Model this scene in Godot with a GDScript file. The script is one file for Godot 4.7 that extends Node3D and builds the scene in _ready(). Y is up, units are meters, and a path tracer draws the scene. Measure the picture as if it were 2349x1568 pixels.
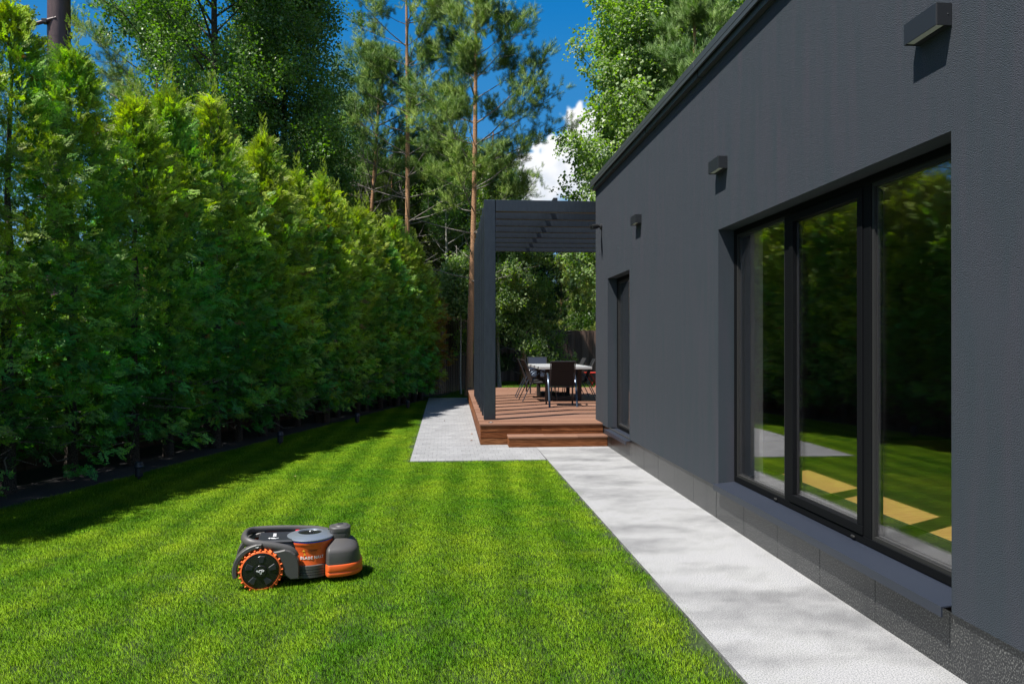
extends Node3D
# A garden beside a charcoal house: x runs right, y up, and every builder takes the depth d away from the
# camera's place along the house (z = -d).

class MB:
	# collects triangles; quads are given counter-clockwise as seen from their front
	var v := PackedVector3Array()
	var n := PackedVector3Array()
	var t := PackedVector2Array()
	var c := PackedColorArray()
	var idx := PackedInt32Array()
	var tint := Color(1, 1, 1)

	func vert(p: Vector3, nn: Vector3, uv: Vector2) -> int:
		v.append(p); n.append(nn); t.append(uv); c.append(tint)
		return v.size() - 1

	func tri_i(a: int, b: int, e: int) -> void:
		idx.append(a); idx.append(e); idx.append(b)

	func tri(a: Vector3, b: Vector3, e: Vector3) -> void:
		var nn := (b - a).cross(e - a).normalized()
		tri_i(vert(a, nn, Vector2(a.x, a.y)), vert(b, nn, Vector2(b.x, b.y)), vert(e, nn, Vector2(e.x, e.y)))

	func quad(a: Vector3, b: Vector3, e: Vector3, f: Vector3) -> void:
		var nn := (b - a).cross(f - a)
		if nn.length_squared() < 1e-16:
			nn = (e - a).cross(f - a)
		nn = nn.normalized()
		var lx := (b - a).length()
		var ly := (f - a).length()
		var i0 := vert(a, nn, Vector2(0, 0))
		var i1 := vert(b, nn, Vector2(lx, 0))
		var i2 := vert(e, nn, Vector2(lx, ly))
		var i3 := vert(f, nn, Vector2(0, ly))
		tri_i(i0, i1, i2); tri_i(i0, i2, i3)

	func box(ctr: Vector3, size: Vector3, bev := 0.0, bs := Basis()) -> void:
		var h := size * 0.5
		bev = minf(bev, minf(h.x, minf(h.y, h.z)) * 0.9)
		var ax := [Vector3.AXIS_X, Vector3.AXIS_Y, Vector3.AXIS_Z]
		var pt := func(sx: float, sy: float, sz: float, axis: int) -> Vector3:
			var p := Vector3(sx * (h.x - (0.0 if axis == 0 else bev)), sy * (h.y - (0.0 if axis == 1 else bev)), sz * (h.z - (0.0 if axis == 2 else bev)))
			return ctr + bs * p
		for a in 3:
			var u := (a + 1) % 3
			var w := (a + 2) % 3
			for s in [-1.0, 1.0]:
				var q: Array = []
				for k in [[-1.0, -1.0], [1.0, -1.0], [1.0, 1.0], [-1.0, 1.0]]:
					var sg := [0.0, 0.0, 0.0]
					sg[a] = s; sg[u] = k[0]; sg[w] = k[1]
					q.append(pt.call(sg[0], sg[1], sg[2], a))
				if s > 0: quad(q[0], q[1], q[2], q[3])
				else: quad(q[3], q[2], q[1], q[0])
		if bev <= 0.0:
			return
		for a in 3:  # edges along axis a
			var u := (a + 1) % 3
			var w := (a + 2) % 3
			for su in [-1.0, 1.0]:
				for sw in [-1.0, 1.0]:
					var g := [0.0, 0.0, 0.0]
					g[u] = su; g[w] = sw
					g[a] = -1.0
					var p0: Vector3 = pt.call(g[0], g[1], g[2], u)
					var p3: Vector3 = pt.call(g[0], g[1], g[2], w)
					g[a] = 1.0
					var p1: Vector3 = pt.call(g[0], g[1], g[2], u)
					var p2: Vector3 = pt.call(g[0], g[1], g[2], w)
					# which way round
					var nn := (p1 - p0).cross(p3 - p0)
					if nn.dot(p0 + p2 - ctr * 2.0) > 0: quad(p0, p1, p2, p3)
					else: quad(p3, p2, p1, p0)
		for sx in [-1.0, 1.0]:
			for sy in [-1.0, 1.0]:
				for sz in [-1.0, 1.0]:
					var a0: Vector3 = pt.call(sx, sy, sz, 0)
					var b0: Vector3 = pt.call(sx, sy, sz, 1)
					var c0: Vector3 = pt.call(sx, sy, sz, 2)
					if sx * sy * sz > 0: tri(a0, b0, c0)
					else: tri(a0, c0, b0)

	func bx(x0: float, x1: float, y0: float, y1: float, d0: float, d1: float, bev := 0.0) -> void:
		box(Vector3((x0 + x1) * 0.5, (y0 + y1) * 0.5, -(d0 + d1) * 0.5), Vector3(absf(x1 - x0), absf(y1 - y0), absf(d1 - d0)), bev)

	# a tube through points; radii per point; flat = (rx, ry) scales the section
	func tube(pts: Array, radii: Array, sides := 8, cap := true, flat := Vector2(1, 1), up0 := Vector3.ZERO) -> void:
		var m := pts.size()
		var rings: Array = []
		var up := up0
		var length := 0.0
		for i in m:
			var p: Vector3 = pts[i]
			var dir: Vector3
			if i == 0: dir = pts[1] - pts[0]
			elif i == m - 1: dir = pts[m - 1] - pts[m - 2]
			else: dir = (pts[i + 1] - p).normalized() + (p - pts[i - 1]).normalized()
			dir = dir.normalized()
			if up == Vector3.ZERO:
				up = Vector3.UP if absf(dir.y) < 0.9 else Vector3.RIGHT
			var side := dir.cross(up).normalized()
			up = side.cross(dir).normalized()
			var r: float = radii[mini(i, radii.size() - 1)]
			if i > 0: length += (p - (pts[i - 1] as Vector3)).length()
			var ring := PackedInt32Array()
			for k in sides + 1:
				var an := TAU * k / sides
				var o := side * cos(an) * flat.x + up * sin(an) * flat.y
				var nn := (side * cos(an) / flat.x + up * sin(an) / flat.y).normalized()
				ring.append(vert(p + o * r, nn, Vector2(float(k) / sides * TAU * r, length)))
			rings.append(ring)
			if cap and (i == 0 or i == m - 1):
				var cn := -dir if i == 0 else dir
				var cc := vert(p, cn, Vector2.ZERO)
				var ri := PackedInt32Array()
				for k in sides + 1:
					ri.append(vert(v[ring[k]], cn, Vector2.ZERO))
				for k in sides:
					if i == 0: tri_i(cc, ri[k], ri[k + 1])
					else: tri_i(cc, ri[k + 1], ri[k])
		for i in m - 1:
			for k in sides:
				var a: int = rings[i][k]
				var b: int = rings[i][k + 1]
				var e: int = rings[i + 1][k + 1]
				var f: int = rings[i + 1][k]
				tri_i(a, f, e); tri_i(a, e, b)

	# rings: Array of PackedVector3Array of equal length, closed round, bottom to top; counter-clockwise seen from above
	func loft(rings: Array, cap_bottom := true, cap_top := true) -> void:
		var m := rings.size()
		var k: int = rings[0].size()
		var base := v.size()
		for i in m:
			for j in k:
				var p: Vector3 = rings[i][j]
				var du: Vector3 = rings[i][(j + 1) % k] - rings[i][(j + k - 1) % k]
				var dv: Vector3 = rings[mini(i + 1, m - 1)][j] - rings[maxi(i - 1, 0)][j]
				var nn := du.cross(dv)
				nn = nn.normalized() if nn.length_squared() > 1e-18 else Vector3.UP
				vert(p, nn, Vector2(float(j) / k, float(i) / m))
		for i in m - 1:
			for j in k:
				var a := base + i * k + j
				var b := base + i * k + (j + 1) % k
				tri_i(a, b, b + k); tri_i(a, b + k, a + k)
		for e in 2:
			if (e == 0 and cap_bottom) or (e == 1 and cap_top):
				var ring: PackedVector3Array = rings[0 if e == 0 else m - 1]
				var ctr := Vector3.ZERO
				for p in ring: ctr += p
				ctr /= k
				var nn := Vector3.ZERO
				for j in k: nn += (ring[j] - ctr).cross(ring[(j + 1) % k] - ctr)
				nn = nn.normalized() * (-1.0 if e == 0 else 1.0)
				var cc := vert(ctr, nn, Vector2.ZERO)
				var first := v.size()
				for p in ring: vert(p, nn, Vector2.ZERO)
				for j in k:
					if e == 1: tri_i(cc, first + j, first + (j + 1) % k)
					else: tri_i(cc, first + (j + 1) % k, first + j)

	# profile: Array of Vector2(radius, height), going up the outside; about the y axis
	func lathe(prof: Array, sides := 32, at := Vector3.ZERO, bs := Basis(), cb := true, ct := true) -> void:
		for q in prof.size() - 1:  # each band keeps its own normals, so that edges stay crisp
			var p0: Vector2 = prof[q]
			var p1: Vector2 = prof[q + 1]
			var dn := Vector2(p1.y - p0.y, p0.x - p1.x).normalized()
			var base := v.size()
			for j in sides + 1:
				var an := -TAU * j / sides
				var dr := Vector3(cos(an), 0, sin(an))
				var nn := bs * (dr * dn.x + Vector3.UP * dn.y)
				vert(at + bs * (dr * p0.x + Vector3.UP * p0.y), nn, Vector2(float(j) / sides, 0))
				vert(at + bs * (dr * p1.x + Vector3.UP * p1.y), nn, Vector2(float(j) / sides, 1))
			for j in sides:
				var a := base + j * 2
				tri_i(a, a + 2, a + 3); tri_i(a, a + 3, a + 1)
		for e in 2:
			if (e == 0 and not cb) or (e == 1 and not ct): continue
			var p: Vector2 = prof[0 if e == 0 else prof.size() - 1]
			if p.x < 1e-5: continue
			var nn := bs * (Vector3.DOWN if e == 0 else Vector3.UP)
			var cc := vert(at + bs * Vector3(0, p.y, 0), nn, Vector2.ZERO)
			for j in sides + 1:
				var an := -TAU * j / sides
				vert(at + bs * Vector3(cos(an) * p.x, p.y, sin(an) * p.x), nn, Vector2.ZERO)
			for j in sides:
				if e == 1: tri_i(cc, cc + 1 + j, cc + 2 + j)
				else: tri_i(cc, cc + 2 + j, cc + 1 + j)

	# a flat outline (counter-clockwise in the plane of bs.x, bs.y) given depth along bs.z, with chamfered rims
	func prism(poly: PackedVector2Array, z0: float, z1: float, bev := 0.0, at := Vector3.ZERO, bs := Basis()) -> void:
		if Geometry2D.is_polygon_clockwise(poly):
			poly = poly.duplicate()
			poly.reverse()
		var inner := poly
		if bev > 0.0:
			var off := Geometry2D.offset_polygon(poly, -bev, Geometry2D.JOIN_MITER)
			inner = PackedVector2Array()
			if off.size() == 1 and off[0].size() == poly.size():
				# match the first vertex
				var best := 0
				for q in off[0].size():
					if off[0][q].distance_to(poly[0]) < off[0][best].distance_to(poly[0]): best = q
				for q in poly.size(): inner.append(off[0][(best + q) % poly.size()])
				if Geometry2D.is_polygon_clockwise(inner): inner = poly
			else:
				inner = poly
			if inner == poly: bev = 0.0
		var P := func(p: Vector2, z: float) -> Vector3: return at + bs * Vector3(p.x, p.y, z)
		var m := poly.size()
		for j in m:
			var a := poly[j]
			var b := poly[(j + 1) % m]
			quad(P.call(a, z0 + bev), P.call(b, z0 + bev), P.call(b, z1 - bev), P.call(a, z1 - bev))
			if bev > 0.0:
				var ai := inner[j]
				var bi := inner[(j + 1) % m]
				quad(P.call(a, z1 - bev), P.call(b, z1 - bev), P.call(bi, z1), P.call(ai, z1))
				quad(P.call(ai, z0), P.call(bi, z0), P.call(b, z0 + bev), P.call(a, z0 + bev))
		var tris := Geometry2D.triangulate_polygon(inner)
		for q in range(0, tris.size(), 3):
			var a := inner[tris[q]]
			var b := inner[tris[q + 1]]
			var e := inner[tris[q + 2]]
			if (b - a).cross(e - a) < 0.0:
				var sw := b; b = e; e = sw
			tri(P.call(a, z1), P.call(b, z1), P.call(e, z1))
			tri(P.call(a, z0), P.call(e, z0), P.call(b, z0))

	func mesh(m: Material) -> ArrayMesh:
		var arr := []
		arr.resize(Mesh.ARRAY_MAX)
		arr[Mesh.ARRAY_VERTEX] = v
		arr[Mesh.ARRAY_NORMAL] = n
		arr[Mesh.ARRAY_TEX_UV] = t
		arr[Mesh.ARRAY_COLOR] = c
		arr[Mesh.ARRAY_INDEX] = idx
		var am := ArrayMesh.new()
		am.add_surface_from_arrays(Mesh.PRIMITIVE_TRIANGLES, arr)
		am.surface_set_material(0, m)
		return am

var used := {}

func numbered(called: String) -> String:
	var k: int = used.get(called, -1) + 1
	used[called] = k
	return called if k == 0 else "%s_%03d" % [called, k]

func tag(o: Node, label := "", category := "", group := "", kind := "") -> Node:
	if label: o.set_meta("label", label)
	if category: o.set_meta("category", category)
	if group: o.set_meta("group", group)
	if kind: o.set_meta("kind", kind)
	return o

func thing(called: String, label: String, category: String, at := Vector3.ZERO, turn := 0.0, group := "") -> Node3D:
	var o := Node3D.new()
	o.name = numbered(called)
	add_child(o)
	o.position = at
	o.rotation.y = turn
	tag(o, label, category, group)
	return o

func part(called: String, mb: MB, m: Material, parent: Node) -> MeshInstance3D:
	return put(called, mb.mesh(m), parent)

func put(called: String, am: Mesh, parent: Node, at := Vector3.ZERO) -> MeshInstance3D:
	var o := MeshInstance3D.new()
	o.mesh = am
	var seen: Dictionary = parent.get_meta("names_seen") if parent.has_meta("names_seen") else {}
	var k: int = seen.get(called, -1) + 1
	seen[called] = k
	parent.set_meta("names_seen", seen)
	o.name = called if k == 0 else "%s_%03d" % [called, k]
	parent.add_child(o, true)
	o.position = at
	return o

func top(called: String, mb: MB, m: Material, label: String, category: String, group := "", kind := "") -> MeshInstance3D:
	var o := MeshInstance3D.new()
	o.mesh = mb.mesh(m)
	o.name = numbered(called)
	add_child(o)
	tag(o, label, category, group, kind)
	return o

func copies(called: String, am: Mesh, where: Array, tints: Array, parent: Node) -> MultiMeshInstance3D:
	var mm := MultiMesh.new()
	mm.transform_format = MultiMesh.TRANSFORM_3D
	mm.use_colors = true
	mm.mesh = am
	mm.instance_count = where.size()
	for i in where.size():
		mm.set_instance_transform(i, where[i])
		mm.set_instance_color(i, tints[i])
	var o := MultiMeshInstance3D.new()
	o.multimesh = mm
	o.name = called
	parent.add_child(o, true)
	o.set_meta("kind", "stuff")
	return o

func lin(r: float, g: float, b: float) -> Color:
	return Color(r, g, b).linear_to_srgb()

func mat(called: String, c: Color, rough := 0.7, metal := 0.0) -> StandardMaterial3D:
	var m := StandardMaterial3D.new()
	m.resource_name = called
	m.albedo_color = c
	m.roughness = rough
	m.metallic = metal
	return m

func world_map(m: StandardMaterial3D, scale: Vector3) -> void:
	m.uv1_triplanar = true
	m.uv1_world_triplanar = true
	m.uv1_scale = scale
	m.uv1_triplanar_sharpness = 8.0

func noise(sd: int, freq: float, kind := FastNoiseLite.TYPE_SIMPLEX_SMOOTH, oct := 3) -> FastNoiseLite:
	var f := FastNoiseLite.new()
	f.seed = sd
	f.noise_type = kind
	f.frequency = freq
	f.fractal_octaves = oct
	if oct <= 1: f.fractal_type = FastNoiseLite.FRACTAL_NONE
	return f

func ntex(f: FastNoiseLite, side: int, ramp: Array = [], nrm := 0.0) -> NoiseTexture2D:
	var t := NoiseTexture2D.new()
	t.width = side
	t.height = side
	t.seamless = true
	t.seamless_blend_skirt = 0.15
	t.noise = f
	if nrm > 0.0:
		t.as_normal_map = true
		t.bump_strength = nrm
	if ramp.size():
		var g := Gradient.new()
		var offs := PackedFloat32Array()
		var cols := PackedColorArray()
		for r in ramp:
			offs.append(r[0]); cols.append(r[1])
		g.offsets = offs
		g.colors = cols
		t.color_ramp = g
	return t

var M := {}

# streaks along u: wood or weathered metal
func streaks(sd: int, w: int, h: int, c0: Color, c1: Color, knots: float) -> ImageTexture:
	var f := noise(sd, 1.0, FastNoiseLite.TYPE_SIMPLEX_SMOOTH, 3)
	var g := noise(sd + 7, 1.0, FastNoiseLite.TYPE_SIMPLEX_SMOOTH, 2)
	var data := PackedByteArray()
	data.resize(w * h * 3)
	var k := 0
	for y in h:
		var ay := TAU * y / h
		var cy := cos(ay)
		var sy := sin(ay)
		for x in w:
			var ax := TAU * x / w
			var wv := g.get_noise_3d(cos(ax) * 0.7, sin(ax) * 0.7 + cy * 0.8, sy * 0.8)
			var ring := sin((float(y) / h * 5.0 + wv * knots) * TAU) * 0.5 + 0.5
			var fine := f.get_noise_3d(cos(ax) * 1.6 + 9.0, sin(ax) * 1.6 + cy * 14.0, sy * 14.0)
			var s := clampf(0.45 + 0.35 * (ring - 0.5) * (0.4 + knots * 0.3) + fine * 0.75, 0.0, 1.0)
			var cc := c0.lerp(c1, s)
			data[k] = int(cc.r * 255.0); data[k + 1] = int(cc.g * 255.0); data[k + 2] = int(cc.b * 255.0)
			k += 3
	return ImageTexture.create_from_image(Image.create_from_data(w, h, false, Image.FORMAT_RGB8, data))

const YAW := 0.08124
const SUN := Vector3(0.079, -0.171, -0.045)   # the way the sunlight travels

func _ready() -> void:
	camera_and_light()
	materials()
	ground()
	house()
	paving()
	deck()
	fences()
	lawn()
	hedge()
	trees()
	pergola()
	dining()
	wall_things()
	garden_things()
	mower()

# ------------------------------------------------------------------------------------------ camera, sky, sun
func camera_and_light() -> void:
	var cam := Camera3D.new()
	cam.name = "camera"
	add_child(cam)
	cam.position = Vector3(0, 1.6, 0)
	cam.rotation = Vector3(0.0018, -YAW, 0)
	cam.fov = rad_to_deg(2.0 * atan(784.0 / 1700.0))
	cam.near = 0.05
	cam.far = 900.0
	cam.current = true
	var env := Environment.new()
	env.background_mode = Environment.BG_SKY
	env.tonemap_mode = Environment.TONE_MAPPER_LINEAR
	env.tonemap_exposure = 1.7
	env.sdfgi_enabled = true
	env.ssao_enabled = true
	env.ssil_enabled = true
	var sky := Sky.new()
	var pm := PanoramaSkyMaterial.new()
	pm.panorama = sky_picture()
	pm.energy_multiplier = 0.66
	sky.sky_material = pm
	env.sky = sky
	env.background_energy_multiplier = 1.0
	var we := WorldEnvironment.new()
	we.name = "world"
	we.environment = env
	add_child(we)
	var sun := DirectionalLight3D.new()
	sun.name = "sun"
	add_child(sun)
	sun.look_at_from_position(Vector3.ZERO, SUN, Vector3.UP)
	sun.light_energy = 1.6
	sun.light_color = Color(1.0, 0.982, 0.95)
	sun.light_angular_distance = 0.5
	sun.shadow_enabled = true

func sky_picture() -> ImageTexture:
	var w := 3072
	var h := 1536
	var strip := Image.create(4, h, false, Image.FORMAT_RGB8)
	for y in h:
		var el := (0.5 - (y + 0.5) / h) * 180.0
		var k := clampf(el / 90.0, 0.0, 1.0)
		var c: Color = lin(0.34, 0.50, 0.68).lerp(lin(0.115, 0.33, 0.62), smoothstep(0.0, 0.13, k))
		c = c.lerp(lin(0.034, 0.227, 0.545), smoothstep(0.09, 0.205, k))
		c = c.lerp(lin(0.006, 0.174, 0.50), smoothstep(0.20, 0.30, k))
		c = c.lerp(lin(0.004, 0.110, 0.39), smoothstep(0.28, 0.85, k))
		if el < 0.0: c = Color(0.20, 0.24, 0.20)
		strip.fill_rect(Rect2i(0, y, 4, 1), c)
	strip.resize(w, h, Image.INTERPOLATE_NEAREST)
	strip.convert(Image.FORMAT_RGBA8)
	# cumulus banks: azimuth (degrees right of straight ahead), elevation, half width, height, seed
	for b in [[10.2, 10.2, 5.0, 9.6, 3], [-31.0, 2.0, 14.0, 5.0, 11], [42.0, 7.0, 16.0, 9.0, 21], [84.0, 10.0, 15.0, 11.0, 5], [128.0, 6.0, 18.0, 8.0, 8], [176.0, 12.0, 16.0, 10.0, 13], [-140.0, 8.0, 17.0, 9.0, 17], [-92.0, 12.0, 15.0, 9.0, 19]]:
		var im := cloud_picture(b[2], b[3], b[4])
		var x := int(fposmod(b[0], 360.0) / 360.0 * w - im.get_width() / 2.0)   # straight ahead lies at the picture's left edge
		var y := int((0.5 - b[1] / 180.0) * h - im.get_height() * 0.80)
		strip.blend_rect(im, Rect2i(0, 0, im.get_width(), im.get_height()), Vector2i(x, y))
		for turn in [-w, w]:
			strip.blend_rect(im, Rect2i(0, 0, im.get_width(), im.get_height()), Vector2i(x + turn, y))
	# smaller cumulus added outside the view, to lighten the hedge's shaded face
	var rng := RandomNumberGenerator.new()
	rng.seed = 6
	var fill_clouds: Array = [cloud_picture(7.0, 6.0, 41), cloud_picture(9.0, 7.0, 43), cloud_picture(6.0, 5.0, 47), cloud_picture(8.0, 5.0, 51)]
	for i in 44:
		var az := 28.0 + i * 7.05 + rng.randf_range(-5.0, 5.0)
		if az < 46.0 or az > 312.0: continue
		var el := rng.randf_range(14.0, 62.0)
		var im: Image = fill_clouds[i % 4].duplicate()
		if rng.randf() < 0.5: im.flip_x()
		var grow := rng.randf_range(0.9, 1.7)
		im.resize(int(im.get_width() * grow / cos(deg_to_rad(el))), int(im.get_height() * grow), Image.INTERPOLATE_BILINEAR)
		for turn in [-w, 0, w]:
			strip.blend_rect(im, Rect2i(0, 0, im.get_width(), im.get_height()), Vector2i(int(az / 360.0 * w - im.get_width() / 2.0) + turn, int((0.5 - el / 180.0) * h - im.get_height() / 2.0)))
	# thin veils
	for b in [[1.6, 25.5, 4.5, 2.2, 31], [-70.0, 34.0, 10.0, 3.0, 33], [60.0, 38.0, 12.0, 4.0, 35], [150.0, 44.0, 14.0, 4.0, 37]]:
		var im := veil_picture(b[2], b[3], b[4])
		for turn in [-w, 0, w]:
			strip.blend_rect(im, Rect2i(0, 0, im.get_width(), im.get_height()), Vector2i(int(fposmod(b[0], 360.0) / 360.0 * w - im.get_width() / 2.0) + turn, int((0.5 - b[1] / 180.0) * h - im.get_height() / 2.0)))
	strip.convert(Image.FORMAT_RGB8)
	return ImageTexture.create_from_image(strip)

func cloud_picture(half: float, tall: float, sd: int) -> Image:
	var ppd := 3072.0 / 360.0
	var w := int(half * 2.6 * ppd)
	var h := int(tall * 1.7 * ppd)
	var f := noise(sd, 1.0, FastNoiseLite.TYPE_SIMPLEX_SMOOTH, 5)
	var g := noise(sd + 50, 1.0, FastNoiseLite.TYPE_SIMPLEX_SMOOTH, 4)
	var rng := RandomNumberGenerator.new()
	rng.seed = sd
	var puffs: Array = []
	for i in 30:
		var px := rng.randf_range(-half, half) * 0.9
		var top := tall * (1.0 - 0.75 * pow(absf(px) / half, 2.0)) * rng.randf_range(0.35, 1.0)
		puffs.append(Vector3(px, top * rng.randf_range(0.15, 0.80), rng.randf_range(0.10, 0.26) * tall))
	var im := Image.create(w, h, false, Image.FORMAT_RGBA8)
	for y in h:
		for x in w:
			var dx := (x - w * 0.5) / ppd
			var dy := (h * 0.80 - y) / ppd
			var nx := dx + f.get_noise_2d(dx * 0.35, dy * 0.35) * 1.5
			var ny := dy + f.get_noise_2d(dx * 0.35 + 40.0, dy * 0.35) * 1.5
			var best := -1.0
			var lit := 0.0
			for p in puffs:
				var ex: float = (nx - p.x) / p.z
				var ey: float = (ny - p.y) / p.z
				var q: float = 1.0 - sqrt(ex * ex + ey * ey) * 0.72
				if q > best:
					best = q
					lit = ey - ex * 0.4
			var base := smoothstep(-0.12 * tall, 0.08 * tall, ny + g.get_noise_2d(dx * 0.3, dy * 0.3) * 1.2)
			var a := smoothstep(0.0, 0.14, best + f.get_noise_2d(dx * 1.1, dy * 1.1) * 0.22) * base
			if a <= 0.003: continue
			var s := clampf(0.60 + lit * 0.22 + clampf(dy / tall, 0.0, 1.0) * 0.28 + g.get_noise_2d(dx * 0.7, dy * 0.7) * 0.30, 0.0, 1.0)
			var col: Color = Color(0.74, 0.79, 0.86).lerp(Color(0.98, 0.98, 0.985), s)
			im.set_pixel(x, y, Color(col.r, col.g, col.b, a))
	return im

func veil_picture(half: float, tall: float, sd: int) -> Image:
	var ppd := 3072.0 / 360.0
	var w := int(half * 2.4 * ppd)
	var h := int(tall * 2.4 * ppd)
	var f := noise(sd, 1.0, FastNoiseLite.TYPE_SIMPLEX_SMOOTH, 5)
	var im := Image.create(w, h, false, Image.FORMAT_RGBA8)
	for y in h:
		for x in w:
			var dx := (x - w * 0.5) / ppd
			var dy := (y - h * 0.5) / ppd
			var r := sqrt(pow(dx / half, 2.0) + pow(dy / tall, 2.0))
			var a := clampf((1.0 - r) * 0.9 + f.get_noise_2d(dx * 0.22, dy * 0.5) * 0.9 - 0.1, 0.0, 0.75) * smoothstep(1.2, 0.7, r)
			im.set_pixel(x, y, Color(0.86, 0.91, 0.97, a))
	return im

# ------------------------------------------------------------------------------------------ materials
func materials() -> void:
	var m: StandardMaterial3D
	# stucco: grains a few millimetres across, faint vertical streaks of weathering
	m = mat("stucco", Color(1, 1, 1), 0.86)
	var sx := 1024
	var st := Image.create(sx, sx, false, Image.FORMAT_RGB8)
	var va := noise(4, 0.02, FastNoiseLite.TYPE_SIMPLEX_SMOOTH, 3)
	var vb := noise(5, 0.3, FastNoiseLite.TYPE_SIMPLEX, 2)
	var data := PackedByteArray()
	data.resize(sx * sx * 3)
	var q := 0
	for y in sx:
		var cy := cos(TAU * y / sx) * 26.0
		var sy := sin(TAU * y / sx) * 26.0
		for x in sx:
			var wrap := minf(1.0, minf(x, sx - x) / 60.0)
			var s := va.get_noise_3d(x * 1.6, cy, sy) * wrap
			var g := vb.get_noise_2d(x * 2.2, y * 2.2)
			var l := 0.198 + s * 0.016 + g * 0.020
			data[q] = int(clampf(l * (0.895 + s * 0.10), 0, 1) * 255.0)
			data[q + 1] = int(clampf(l * (1.02 - s * 0.05), 0, 1) * 255.0)
			data[q + 2] = int(clampf(l * (1.195 - s * 0.04), 0, 1) * 255.0)
			q += 3
	st = Image.create_from_data(sx, sx, false, Image.FORMAT_RGB8, data)
	m.albedo_texture = ImageTexture.create_from_image(st)
	m.normal_enabled = true
	m.normal_texture = ntex(noise(9, 0.30, FastNoiseLite.TYPE_SIMPLEX, 2), 2048, [], 2.7)
	m.normal_scale = 1.0
	world_map(m, Vector3(0.25, 0.25, 0.25))
	M.stucco = m
	# dark metals
	M.cap = mat("coated_metal", lin(0.045, 0.05, 0.053), 0.42)
	M.frame = mat("window_frame", lin(0.0055, 0.006, 0.007), 0.6)
	M.frame.metallic_specular = 0.18
	m = mat("sill", lin(0.022, 0.028, 0.043), 0.45)
	m.albedo_texture = ntex(noise(23, 0.35, FastNoiseLite.TYPE_SIMPLEX, 2), 512, [[0.0, Color(0.82, 0.82, 0.84)], [0.7, Color(1, 1, 1)], [0.93, Color(1, 1, 1)], [1.0, Color(1.0, 1.0, 1.0)]])
	world_map(m, Vector3(1, 1, 1))
	M.sill = m
	m = mat("pergola_metal", lin(0.024, 0.031, 0.040), 0.32)
	m.albedo_texture = ntex(noise(24, 0.02, FastNoiseLite.TYPE_SIMPLEX_SMOOTH, 5), 512, [[0.0, Color(0.78, 0.78, 0.80)], [1.0, Color(1, 1, 1)]])
	world_map(m, Vector3(1.5, 0.35, 1.5))
	M.pergola = m
	m = mat("glass", Color(0.02, 0.03, 0.028, 0.004), 0.0)
	m.transparency = BaseMaterial3D.TRANSPARENCY_ALPHA
	m.metallic_specular = 0.5
	M.glass = m
	M.gasket = mat("gasket", lin(0.012, 0.012, 0.012), 0.7)
	M.white_wall = mat("white_wall", lin(0.62, 0.63, 0.60), 0.9)
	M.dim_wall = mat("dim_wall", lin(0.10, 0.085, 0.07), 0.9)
	# granites
	m = mat("dark_granite", Color(1, 1, 1), 0.33)
	m.albedo_texture = ntex(noise(31, 0.075, FastNoiseLite.TYPE_SIMPLEX, 4), 1024, [[0.0, lin(0.008, 0.009, 0.010)], [0.45, lin(0.017, 0.018, 0.020)], [0.60, lin(0.032, 0.034, 0.036)], [0.70, lin(0.060, 0.063, 0.063)], [0.80, lin(0.17, 0.17, 0.16)], [1.0, lin(0.33, 0.32, 0.29)]])
	world_map(m, Vector3(1.1, 0.8, 1.1))
	M.dark_granite = m
	m = mat("light_granite", Color(1, 1, 1), 0.8)
	m.vertex_color_use_as_albedo = true
	m.albedo_texture = ntex(gritty(35), 2048, [[0.0, lin(0.06, 0.063, 0.07)], [0.30, lin(0.17, 0.172, 0.18)], [0.42, lin(0.28, 0.281, 0.29)], [0.58, lin(0.345, 0.345, 0.35)], [1.0, lin(0.44, 0.44, 0.44)]])
	world_map(m, Vector3(0.55, 0.55, 0.55))
	M.granite = m
	M.joint = mat("joint", lin(0.24, 0.24, 0.235), 0.95)
	# woods, grain running along x and along z
	var warm := streaks(41, 1024, 256, lin(0.095, 0.032, 0.012), lin(0.40, 0.165, 0.070), 1.1)
	for k in 4:
		for way in 2:
			m = mat("deck_wood", [Color(1, 1, 1), Color(0.90, 0.88, 0.86), Color(0.96, 0.99, 1.0), Color(0.84, 0.80, 0.78)][k], 0.55)
			m.albedo_texture = warm
			m.metallic_specular = 0.22
			world_map(m, Vector3(0.45, 2.6, 2.6) if way == 0 else Vector3(2.6, 2.6, 0.45))
			m.uv1_offset = Vector3(0.23 * k, 0.37 * k, 0.41 * k)
			M["deck%d%s" % [k, "x" if way == 0 else "z"]] = m
	var top_wood := streaks(47, 1024, 256, lin(0.165, 0.085, 0.055), lin(0.36, 0.205, 0.140), 0.25)
	for k in 4:
		m = mat("deck_board", [Color(1, 1, 1), Color(0.91, 0.90, 0.90), Color(0.96, 0.97, 1.0), Color(0.86, 0.84, 0.83)][k], 0.62)
		m.albedo_texture = top_wood
		m.metallic_specular = 0.25
		world_map(m, Vector3(0.35, 3.2, 3.2))
		m.uv1_offset = Vector3(0.31 * k, 0.17 * k, 0.29 * k)
		M["top%d" % k] = m
	var oak := streaks(53, 1024, 256, lin(0.36, 0.20, 0.055), lin(0.62, 0.40, 0.13), 0.5)
	m = mat("oak_floor", Color(1, 1, 1), 0.5)
	m.albedo_texture = oak
	world_map(m, Vector3(0.5, 3.0, 3.0))
	M.oak = m
	var dark := streaks(59, 512, 128, lin(0.072, 0.045, 0.034), lin(0.255, 0.160, 0.118), 0.4)
	for k in 3:
		m = mat("fence_board", [Color(1, 1, 1), Color(0.78, 0.76, 0.76), Color(0.62, 0.60, 0.60)][k], 0.8)
		m.albedo_texture = dark
		m.uv1_scale = Vector3(0.4, 3.0, 1)
		m.uv1_offset = Vector3(0.3 * k, 0.2 * k, 0)
		M["fence%d" % k] = m
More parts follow.
